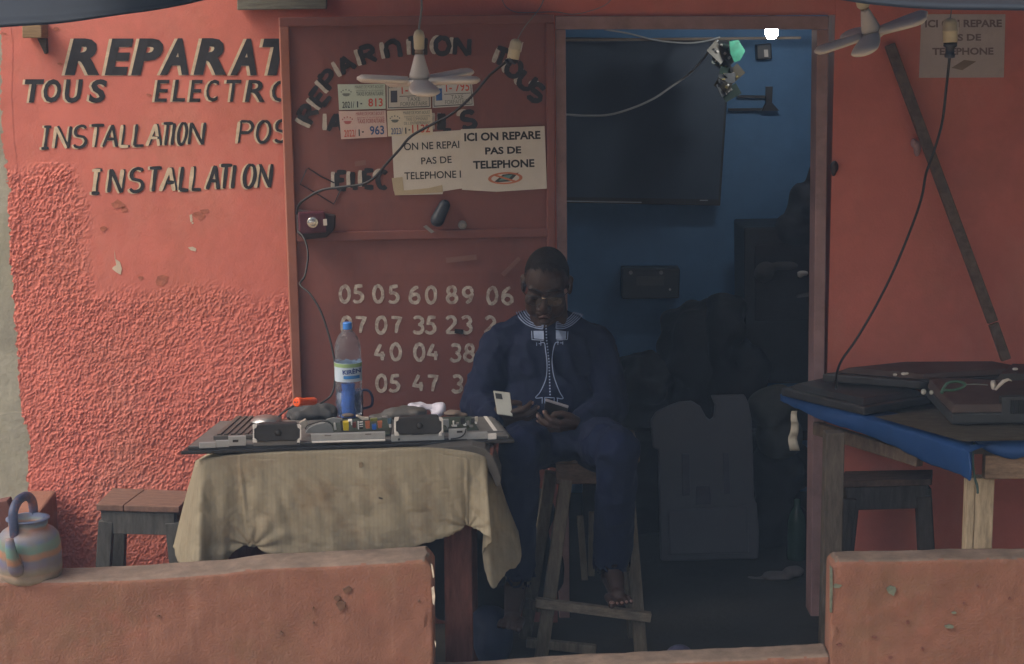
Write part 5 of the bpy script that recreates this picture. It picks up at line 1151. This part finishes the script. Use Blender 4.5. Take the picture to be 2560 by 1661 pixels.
for s_ in (-1, 1):
    ring = [h(s_*(.033 + .026*math.cos(a)*(1 if abs(math.cos(a)) < .9 else .98)), -.1065 + .010*abs(math.cos(a))*0, -.006 + .017*math.sin(a)) for a in np.linspace(0, 2*math.pi, 25)]
    fr_.tube(ring, .0012, 6); fr_.tube([h(s_*.008, -.107, .006), h(s_*.034, -.1065, .0115), h(s_*.059, -.098, .006), h(s_*.076, -.06, .006), h(s_*.080, .01, .004)], .0016, 6)
fr_.build('rim', m_gf, gl, smooth=True); MB().tube([h(-.010, -.108, .004), h(0, -.112, .007), h(.010, -.108, .004)], .0018, 6).build('bridge', m_gg, gl, smooth=True)
ml = bpy.data.materials.new('spectacle_glass'); ml.use_nodes = True; n = ml.node_tree.nodes; tr = n.new('ShaderNodeBsdfTransparent'); tr.inputs[0].default_value = (.80, .79, .78, 1); gs = n.new('ShaderNodeBsdfGlossy'); gs.inputs['Roughness'].default_value = .05; ms = n.new('ShaderNodeMixShader'); ms.inputs[0].default_value = .05
ml.node_tree.links.new(tr.outputs[0], ms.inputs[1]); ml.node_tree.links.new(gs.outputs[0], ms.inputs[2]); ml.node_tree.links.new(ms.outputs[0], n['Material Output'].inputs[0])
eb_ = MB()
for s_ in (-1, 1): eb_.tube([h(s_*.012, -.1035, .0255), h(s_*.026, -.101, .0295), h(s_*.042, -.091, .028), h(s_*.052, -.083, .022)], [.002, .0036, .0032, .0012], 8)
eb_.build('eyebrow', mat('cropped_black_hair', (.016, .013, .012)), body, smooth=True)
ey = MB()
for s_ in (-1, 1): ey.tube([h(s_*.020, -.0935, -.006), h(s_*.032, -.0965, -.0085), h(s_*.044, -.0905, -.006)], [.0008, .0014, .0008], 6)
ey.build('eyelashes', mat('cropped_black_hair', (.016, .013, .012)), body, smooth=True)
for s_ in (-1, 1):
    MB().add([h(s_*(.033 + .0255*math.cos(a)), -.1063, -.006 + .0165*math.sin(a)) for a in np.linspace(0, 2*math.pi, 24, endpoint=False)], [tuple(range(24))]).build('lens', ml, gl)
# --- clothes
T = MB()
T.ell(J(1374, 905, -.44), (.172, .112, .165)); T.cap(J(1262, 866, -.44), J(1484, 872, -.44), .066, .066); T.cap(J(1345, 836, -.43), J(1268, 862, -.44), .058, .06); T.cap(J(1408, 836, -.43), J(1474, 866, -.44), .058, .06)
T.ell(J(1380, 1000, -.45), (.172, .125, .16)); T.ell(J(1392, 1085, -.48), (.185, .16, .085)); T.cap(J(1345, 1098, -.47), J(1318, 1116, -.68), .09, .085); T.cap(J(1448, 1098, -.47), J(1505, 1112, -.68), .09, .085); T.ell(J(1400, 1100, -.58), (.13, .14, .065))
T.cap(J(1252, 872, -.44), ELl, .070, .066); T.cap(ELl, ELl.lerp(WRl, .90), .064, .050); T.cap(J(1490, 876, -.44), ELr, .070, .068); T.cap(ELr, ELr.lerp(WRr, .86), .064, .050)
T.cap(J(1374, 822, -.445), J(1376, 850, -.44), .076, .09); T.cap(J(1336, 812, -.435), J(1262, 846, -.44), .050, .055); T.cap(J(1412, 814, -.435), J(1482, 852, -.44), .050, .055)
def wrinkle(co):
    q = co.copy(); q[:, 2] *= .55; q[:, 0] += co[:, 2]*.4
    q2 = co.copy(); q2[:, 2] += co[:, 0]*.5
    return (np.abs(vnoise(q, 15, 2) - .5) * -.030 + .006) + (np.abs(vnoise(q2, 26, 9) - .5) * -.014 + .003) + (vnoise(q2, 46, 4) - .5) * .005
tun = link(remesh(T, .006, 4, wrinkle), 'tunic', m_tun, man, smooth=True)
Tr = MB()
for hp, kn, an, cut in ((J(1345, 1100, -.45), KNl, ANl, .72), (J(1450, 1100, -.45), KNr, ANr, .80)):
    Tr.cap(J(1390, 1090, -.42), hp, .11, .10); Tr.cap(hp, kn, .088, .070); Tr.cap(kn, kn.lerp(an, .4), .068, .062); Tr.lathe([(.063, 0), (.060, .3), (.050, (an-kn).length*(cut-.35)), (.044, (an-kn).length*(cut-.35)+.004)], kn.lerp(an, .35), an - kn, 20)
link(remesh(Tr, .006, 3, lambda c: (np.abs(vnoise(c*np.array([1.4, 1, .7]), 18, 6) - .5) * -.026 + .004) + (vnoise(c, 40, 3)-.5)*.004), 'trousers', m_trs, man, smooth=True)
# --- embroidery laid on the tunic's own surface
from mathutils.bvhtree import BVHTree
off_ = tun.location + man.location
bv = BVHTree.FromPolygons([tuple(v.co + off_) for v in tun.data.vertices], [tuple(p.vertices) for p in tun.data.polygons])
class OnCloth:
    def at(s, px, py, off):
        d = ray(px, py).normalized(); hit, nrm, i, dist = bv.ray_cast(CAM, d)
        if hit is None: return at(px, py, -.40)
        return hit - d * (off + .0012)
OC = OnCloth(); m_emb = mat('pale_blue_embroidery', (.19, .25, .40), .7, .1, 60, 0); rnd = random.Random(3)
c7 = lambda L: [(1150 + x/2.86, 580 + y/2.86) for x, y in L]
def smooth2(L): return [(p.x, p.y) for p in spline([Vector((x, y, 0)) for x, y in L], 5)]
o1 = [(402, 572), (428, 620), (478, 663), (538, 686), (592, 694)]; i1 = [(468, 556), (490, 592), (520, 618), (555, 635), (597, 645)]
o2_ = [(688, 692), (745, 690), (800, 665), (850, 622), (880, 588)]; i2_ = [(690, 645), (730, 640), (765, 625), (795, 598), (818, 570)]
eb = MB()
for t_ in (0, .25, .5, .75, 1):
    for o_, i_ in ((o1, i1), (o2_, i2_)): ribbon(eb, smooth2(c7([(a[0]+(b[0]-a[0])*t_, a[1]+(b[1]-a[1])*t_) for a, b in zip(o_, i_)])), 2.6, OC, .002, rnd, .05)
for L in ([(597, 645), (592, 694)], [(690, 645), (686, 692)]): ribbon(eb, c7(L), 2.6, OC, .002, rnd)
eb.build('collar_embroidery', m_emb, tun)
eb = MB()
for q in ([(525, 708), (598, 708), (600, 770), (528, 762)], [(685, 702), (760, 712), (757, 766), (686, 766)]):
    q = c7(q); rows = [[tuple(OC.at(*(Vector(q[0]).lerp(Vector(q[1]), u).lerp(Vector(q[3]).lerp(Vector(q[2]), u), v)), .003)) for u in np.linspace(0, 1, 6)] for v in np.linspace(0, 1, 5)]; eb.grid(rows)
for L in ([(512, 708), (515, 770)], [(772, 712), (768, 770)], [(512, 770), (598, 776)], [(690, 773), (768, 770)]): ribbon(eb, c7(L), 2.0, OC, .002, rnd)
eb.build('chest_patch', mat('pale_blue_patch', (.24, .31, .46), .7, .1, 60, 0), tun)
eb = MB()
for L in ([(548, 792), (548, 815)], [(562, 800), (580, 800)], [(578, 782), (578, 815)], [(700, 782), (700, 808)], [(715, 794), (732, 794)], [(735, 785), (735, 806)],
          [(575, 795), (603, 795), (612, 850), (622, 940), (618, 1030), (600, 1090), (570, 1150), (540, 1187), (592, 1185)], [(708, 790), (682, 795), (665, 850), (658, 930), (668, 1020), (690, 1090), (715, 1150), (737, 1192), (690, 1188)],
          [(588, 1186), (587, 1228)], [(606, 1184), (606, 1226)], [(606, 1184), (674, 1187), (672, 1226)], [(697, 1190), (696, 1224)], [(606, 1208), (640, 1206)]):
    q = c7(L); ribbon(eb, smooth2(q) if len(L) > 6 else q, 2.3, OC, .002, rnd, .05)
eb.build('placket_embroidery', m_emb, tun)
eb = MB()
for k_ in range(25):
    y = 650 + k_*21.4; x = np.interp(y, [650, 770, 920, 1165], [614, 619, 636, 644]); c_ = c7([(x, y)])[0]
    eb.add([OC.at(c_[0] + a, c_[1] + b, .002) for a, b in ((-1.7, -1.9), (1.7, -1.9), (1.7, 1.9), (-1.7, 1.9))], [(0, 1, 2, 3)])
eb.build('button_row', m_emb, tun)

# --- phones
p1 = empty('smartphone', at(1256, 1000, -.54), 'silver smartphone held upright in the man\'s hand next to the opened television', 'phone')
ph = Plane(at(1256, 1000, -.545), (-.05, -.97, .25)); m_sil = mat('silver_phone_back', (.40, .40, .35), .35, .05, 10, 0, metal=.3)
MB().slab([(1233, 977), (1275, 982), (1282, 1042), (1243, 1036)], ph, -.008, 0).build('phone_back', m_sil, p1, bevel=.0022)
MB().slab([(1237.5, 983), (1254, 985), (1257, 999), (1240, 997)], ph, .0003, .002).build('camera_module', m_bez, p1, bevel=.001)
p2 = empty('smartphone', at(1390, 1030, -.55), 'dark smartphone tilted in the seated man\'s lap hand', 'phone')
ph = Plane(at(1390, 1030, -.555), (-.12, -.80, -.35))
MB().slab([(1363, 1003), (1420, 1021), (1413, 1064), (1357, 1046)], ph, -.008, 0).build('phone_back', mat('black_phone', (.016, .016, .018), .3, .05, 10, 0), p2, bevel=.002)
MB().slab([(1363, 1000), (1421, 1018), (1420, 1021.5), (1363, 1003.5)], ph, -.0085, .0005).build('phone_edge', mat('pale_phone_edge', (.32, .33, .38), .3, .05, 10, 0, metal=.4), p2, bevel=.001)

# ================================================================ INSIDE THE SHOP
BW = vplane(RY)
wt = empty('wall_television', at(1600, 300, RY - .05), 'large black flat television hung on the blue back wall', 'television')
m_scr = mat('dark_screen', (.035, .055, .085), .6, .1, 6, 0)  # reflection of the blue surroundings is put into the base colour
MB().slab([(1290, 92), (1822, 98), (1795, 510), (1290, 500)], BW, .02, .09).build('bezel', m_bez, wt, bevel=.004)
MB().slab([(1290, 100), (1815, 106), (1790, 494), (1290, 486)], BW, .0905, .094).build('screen', m_scr, wt)
MB().slab([(1290, 495), (1600, 500), (1600, 503), (1290, 498)], BW, .091, .096).build('highlight_silver', mat('highlight_silver', (.30, .33, .36), .4, metal=.3), wt)  # pale strip paints the highlight along the lower bezel
MB().slab([(1744, 495), (1764, 495), (1764, 497.5), (1744, 497.5)], BW, .0945, .097).build('logo_plate', mat('highlight_silver', (.30, .33, .36)), wt)
tag(MB().bar(at(1400, 101, 1.45), at(2002, 95, 1.45), .011, .012).build('ceiling_batten', wood('thin_batten', (.17, .14, .11), axis=(1, 6, 6)), bevel=.002), 'thin wooden batten spanning the doorway top inside', 'batten')
m_wc = mat('pale_cable', (.30, .32, .33), .5, .05, 10, 0)
cable('white_cable', 'long pale cable sagging inside from the doorway edge up to the circuit boards', [at(x, y, 1.35) for x, y in [(735, 120), (900, 190), (1100, 245), (1280, 276), (1380, 285), (1414, 287), (1471, 290), (1525, 287), (1583, 270), (1634, 247), (1677, 218), (1721, 187), (1757, 149), (1795, 100)]], .0045, m_wc)
cable('white_cable', 'thinner pale cable dipping just under the batten inside', [at(x, y, 1.42) for x, y in [(1510, 74), (1570, 84), (1640, 101), (1710, 108), (1760, 104), (1800, 93)]], .0035, m_wc)
lm = empty('light_bulb', at(1929, 60, 1.02), 'glowing white bulb at the top right inside the doorway', 'bulb')
me_ = bpy.data.materials.new('lit_bulb'); me_.use_nodes = True; b_ = me_.node_tree.nodes['Principled BSDF']; b_.inputs['Emission Color'].default_value = (1, .97, .92, 1); b_.inputs['Emission Strength'].default_value = 100
MB().lathe([(.0, -.028), (.015, -.026), (.023, -.015), (.0255, 0), (.024, .02), (.017, .031), (.0, .032)], at(1929, 80, 1.02), (0, 0, 1), 20).build('globe', me_, lm, smooth=True)
MB().lathe([(.014, .032), (.015, .036), (.015, .075), (.0, .076)], at(1929, 80, 1.02), (0, 0, 1), 16).build('cap', mat('dark_lampholder', (.05, .05, .05), .5), lm, smooth=True)
cb_ = empty('circuit_board_bunch', at(1815, 110, 1.25), 'bunch of hanging circuit boards with one green piece inside the doorway', 'circuit boards')
rq = random.Random(12)
for k_ in range(13):
    x = 1790 + rq.random()*52 + (k_ % 3)*4; y = 122 + k_*9.2; p = at(x, y, 1.25 + rq.uniform(-.03, .03))
    Rm_ = Matrix.Rotation(rq.uniform(-.9, .9), 3, 'Y') @ Matrix.Rotation(rq.uniform(-.5, .5), 3, 'Z') @ Matrix.Rotation(rq.uniform(-.4, .4), 3, 'X')
    bo = MB().box(p, (rq.uniform(.04, .08), .002, rq.uniform(.03, .06)), Rm_).build('circuit_board', mat('board_dark%d' % (k_ % 3), [(.035, .06, .05), (.06, .055, .04), (.04, .045, .05)][k_ % 3], .5, .3, 40), cb_)
    for q_ in range(3):
        MB().box(p + Rm_ @ Vector((rq.uniform(-.025, .025), -.006, rq.uniform(-.018, .018))), (rq.uniform(.005, .014), .009, rq.uniform(.005, .012)), Rm_).build('component', [m_wht, m_blk, P_('ochre_part', (.24, .20, .06)), P_('grey_part', (.22, .21, .2))][rq.randrange(4)], bo)
MB().hexa([at(x, y, 1.18) for x, y in ((1823, 104), (1846, 100), (1863, 128), (1850, 152), (1836, 156), (1826, 134))], [at(x, y, 1.192) for x, y in ((1823, 104), (1846, 100), (1863, 128), (1850, 152), (1836, 156), (1826, 134))]).build('green_board', mat('bright_green_board', (.02, .16, .10), .45, .4, 45, .1), cb_)
ad = empty('power_adapter', at(1904, 128, RY - .03), 'black power adapter with cream label on the blue wall under the bulb', 'adapter')
MB().slab([(1886, 112), (1924, 108), (1926, 148), (1888, 150)], BW, .0, .06).build('housing', m_bez, ad, bevel=.006); MB().slab([(1905, 124), (1915, 124), (1916, 142), (1906, 142)], BW, .0602, .062).build('label_plate', m_paper, ad)
br = empty('wall_bracket', at(1900, 250, RY - .03), 'dark metal bracket arm on the blue wall below the adapter', 'bracket')
for q in ([(1842, 238), (1912, 239), (1912, 245), (1842, 244)], [(1820, 271), (1925, 270), (1925, 276), (1820, 277)]): MB().slab(q, BW, .0, .03).build('arm', m_bez, br)
MB().slab([(1911, 216), (1928, 216), (1926, 256), (1944, 276), (1900, 276), (1911, 256)], BW, .031, .05).build('foot', m_bez, br)
rd = empty('cassette_radio', at(1624, 740, RY - .1), 'dark cassette radio hung on the blue back wall right of the man', 'radio')
MB().slab([(1552, 664), (1695, 664), (1693, 738), (1552, 740)], BW, .0, .10).build('case', mat('dark_radio', (.035, .038, .040), .5), rd, bevel=.006); MB().slab([(1588, 684), (1655, 684), (1655, 706), (1588, 706)], BW, .1003, .104).build('cassette_window', mat('radio_window', (.06, .065, .068), .35), rd)
for x, y in ((1573, 674), (1648, 674)): MB().lathe([(.008, 0), (.008, .012), (0, .012)], BW.at(x, y, .1), (0, -1, 0), 12).build('knob', mat('dull_steel', (.25, .24, .23)), rd)
MB().lathe([(.005, 0), (.005, .004), (0, .004)], BW.at(1670, 716, .1), (0, -1, 0), 10).build('button', m_white, rd)
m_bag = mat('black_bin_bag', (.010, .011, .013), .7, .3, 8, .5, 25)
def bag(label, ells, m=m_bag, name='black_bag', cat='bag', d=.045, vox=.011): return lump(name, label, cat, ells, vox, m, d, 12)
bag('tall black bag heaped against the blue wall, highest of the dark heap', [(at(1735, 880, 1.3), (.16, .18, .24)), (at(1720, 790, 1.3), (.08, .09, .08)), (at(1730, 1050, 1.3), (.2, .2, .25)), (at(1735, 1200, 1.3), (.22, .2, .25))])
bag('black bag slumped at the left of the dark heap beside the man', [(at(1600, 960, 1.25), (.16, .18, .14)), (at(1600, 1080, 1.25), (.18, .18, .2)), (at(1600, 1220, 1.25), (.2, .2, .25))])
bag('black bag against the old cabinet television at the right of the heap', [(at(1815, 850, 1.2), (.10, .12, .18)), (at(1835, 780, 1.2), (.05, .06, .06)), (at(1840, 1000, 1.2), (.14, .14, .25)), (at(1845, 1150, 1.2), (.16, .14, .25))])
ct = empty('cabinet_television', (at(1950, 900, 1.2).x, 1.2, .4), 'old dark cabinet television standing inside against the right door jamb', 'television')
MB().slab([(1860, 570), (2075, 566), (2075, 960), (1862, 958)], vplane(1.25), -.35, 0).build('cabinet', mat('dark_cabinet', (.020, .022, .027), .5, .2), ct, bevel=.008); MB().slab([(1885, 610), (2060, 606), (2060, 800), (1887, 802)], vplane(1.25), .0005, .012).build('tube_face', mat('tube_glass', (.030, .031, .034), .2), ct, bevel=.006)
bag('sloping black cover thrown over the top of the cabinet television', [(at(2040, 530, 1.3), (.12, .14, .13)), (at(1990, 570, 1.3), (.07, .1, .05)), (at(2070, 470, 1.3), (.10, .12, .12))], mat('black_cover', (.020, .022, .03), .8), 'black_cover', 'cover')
lump('grey_bundle', 'dim grey round bundle in front of the cabinet television', 'bundle', [(at(1912, 680, 1.12), (.045, .03, .045)), (at(1960, 665, 1.12), (.06, .03, .02))], .007, mat('dim_grey_cloth', (.060, .057, .055), .9), .005, 20)
lump('paper_scrap', 'small pale crumpled scrap by the cabinet television', 'scrap', [(at(2006, 684, 1.1), (.024, .012, .012)), (at(2000, 690, 1.1), (.012, .012, .008))], .004, m_white, .002, 40)
tag(MB().slab([(1992, 738), (2034, 728), (2034, 738), (1990, 744)], vplane(1.1), .0, .02).build('cardboard_flap', mat('dim_cardboard', (.12, .12, .12), .9)), 'dim grey cardboard flap below the pale scrap inside', 'cardboard')
wb = empty('work_bench', (at(1760, 1000, 1.2).x, 1.25, 0), 'dark bench under the heap of bags inside the shop', 'bench')
MB().box((at(1800, 1000, 1.25).x, 1.3, .42), (1.25, .55, .04)).build('bench_top', mat('dark_bench', (.03, .028, .026), .8), wb)
for x in (-.55, .55):
    MB().box((at(1800, 1000, 1.25).x + x, 1.08, .2), (.06, .06, .399)).build('leg', mat('dark_bench', (.03, .028, .026)), wb)
# grey moulded back cover of a television, standing on the floor
GC = Plane((0, .66, 0), (0, -1, .06)); GC.p = at(1760, 1400, .60); m_gc = mat('grey_moulded_cover', (.115, .12, .13), .6, .08, 4, .1, 40)
gcv = empty('television_cover', at(1760, 1403, .60), 'grey moulded television back cover standing upright on the floor inside', 'panel')
gp = [(1627, 1052), (1640, 1032), (1672, 1016), (1700, 1006), (1730, 1004), (1752, 1018), (1766, 1044), (1776, 1052), (1785, 1044), (1788, 1014), (1778, 990), (1862, 988), (1872, 1010), (1880, 1050), (1882, 1112), (1886, 1248), (1892, 1260), (1898, 1330), (1896, 1398), (1652, 1404), (1650, 1320), (1646, 1126), (1632, 1119)]
MB().slab(gp, GC, -.03, 0).build('shell', m_gc, gcv, bevel=.006)
MB().slab([(1668, 1275), (1868, 1262), (1872, 1382), (1672, 1388)], GC, .0, .016).build('raised_panel', m_gc, gcv, bevel=.010)
for q in ([(1704, 1134), (1724, 1134), (1726, 1238), (1706, 1240)], [(1806, 1132), (1822, 1132), (1826, 1234), (1810, 1236)], [(1740, 1215), (1775, 1214), (1778, 1260), (1738, 1262)]): MB().slab(q, GC, .0, .007).build('rib', mat('grey_moulded_rib', (.09, .095, .11), .6), gcv, bevel=.003)
lump('olive_bag', 'dim olive grey bag behind the paper strip right of the grey cover', 'bag', [(at(1935, 1020, .9), (.10, .10, .09)), (at(1950, 1090, .9), (.10, .10, .10))], .01, mat('olive_grey_bag', (.075, .078, .065), .8), .014, 12)
bag('black box bag on the floor right of the grey cover', [(at(1950, 1180, .95), (.12, .12, .16)), (at(1945, 1300, .95), (.12, .12, .16))])
gb = empty('green_bottle', at(1992, 1400, .7), 'dim green bottle standing on the floor by the right door jamb', 'bottle')
MB().lathe([(.0, 0), (.036, 0), (.038, .02), (.038, .16), (.03, .19), (.014, .22), (.013, .25), (.0, .251)], at(1990, 1402, .7), (0, 0, 1), 20).build('glass_body', mat('green_glass', (.025, .07, .045), .2), gb, smooth=True)
lump('rag_heap', 'pale grey rag strewn on the floor by the right door jamb', 'rag', [(at(1945, 1440, .45), (.06, .05, .015)), (at(1985, 1428, .45), (.04, .04, .018)), (at(1890, 1447, .45), (.04, .03, .01))], .006, mat('pale_grey_rag', (.13, .12, .12), .9), .006, 25)
lump('blue_bag', 'dark blue bag on the floor behind the low sill', 'bag', [(Vector((at(1695, 1645, -.9).x, -.95, .18)), (.05, .05, .04)), (Vector((at(1695, 1645, -.9).x, -.95, .08)), (.06, .05, .10))], .006, mat('dark_blue_bag', (.025, .028, .06), .6), .006, 20)
lump('dark_filler_sack', 'made up black sack added to darken the door behind the high stool', 'sack', [(at(1290, 1330, -.17), (.09, .06, .10)), (at(1320, 1420, -.16), (.11, .06, .16)), (at(1235, 1440, -.2), (.10, .07, .14)), (at(1350, 1300, -.12), (.04, .04, .10))], .009, m_bag, .03, 12)  # made-up lump, put in to extend the dark area behind the stool
lump('dark_filler_sack', 'made up black sack added in place of the darkness under the work table', 'sack', [(at(1190, 1340, -.36), (.10, .06, .12)), (at(1110, 1430, -.40), (.10, .06, .16)), (at(1200, 1500, -.34), (.10, .06, .16))], .009, m_bag, .03, 12)  # made-up lump standing in for the darkness below the table
lump('blue_basin', 'dark blue bundle on the floor beside the reddish table leg', 'bundle', [(Vector((at(1235, 1620, -.5).x, -.5, .10)), (.07, .10, .10)), (Vector((at(1215, 1600, -.5).x, -.5, .14)), (.05, .07, .06))], .008, mat('navy_bundle', (.02, .035, .09), .7), .008, 18)

# added volume standing in for lens flare: lifts all darks to dim blue grey
hz = bpy.data.materials.new('lens_veil_volume'); hz.use_nodes = True; n = hz.node_tree.nodes; n.remove(n['Principled BSDF'])
v = n.new('ShaderNodeVolumePrincipled'); v.inputs['Color'].default_value = (.46, .68, 1, 1); v.inputs['Density'].default_value = .0066; v.inputs['Anisotropy'].default_value = 0
hz.node_tree.links.new(v.outputs[0], n['Material Output'].inputs['Volume'])
o = MB().box((0, -6, 1.75), (32, 32, 5.8)).build('lens_veil', hz); tag(o, kind='stuff'); o['label'] = 'thin blue grey volume added as a lens veil over the whole view'; o['category'] = 'lens_veil'
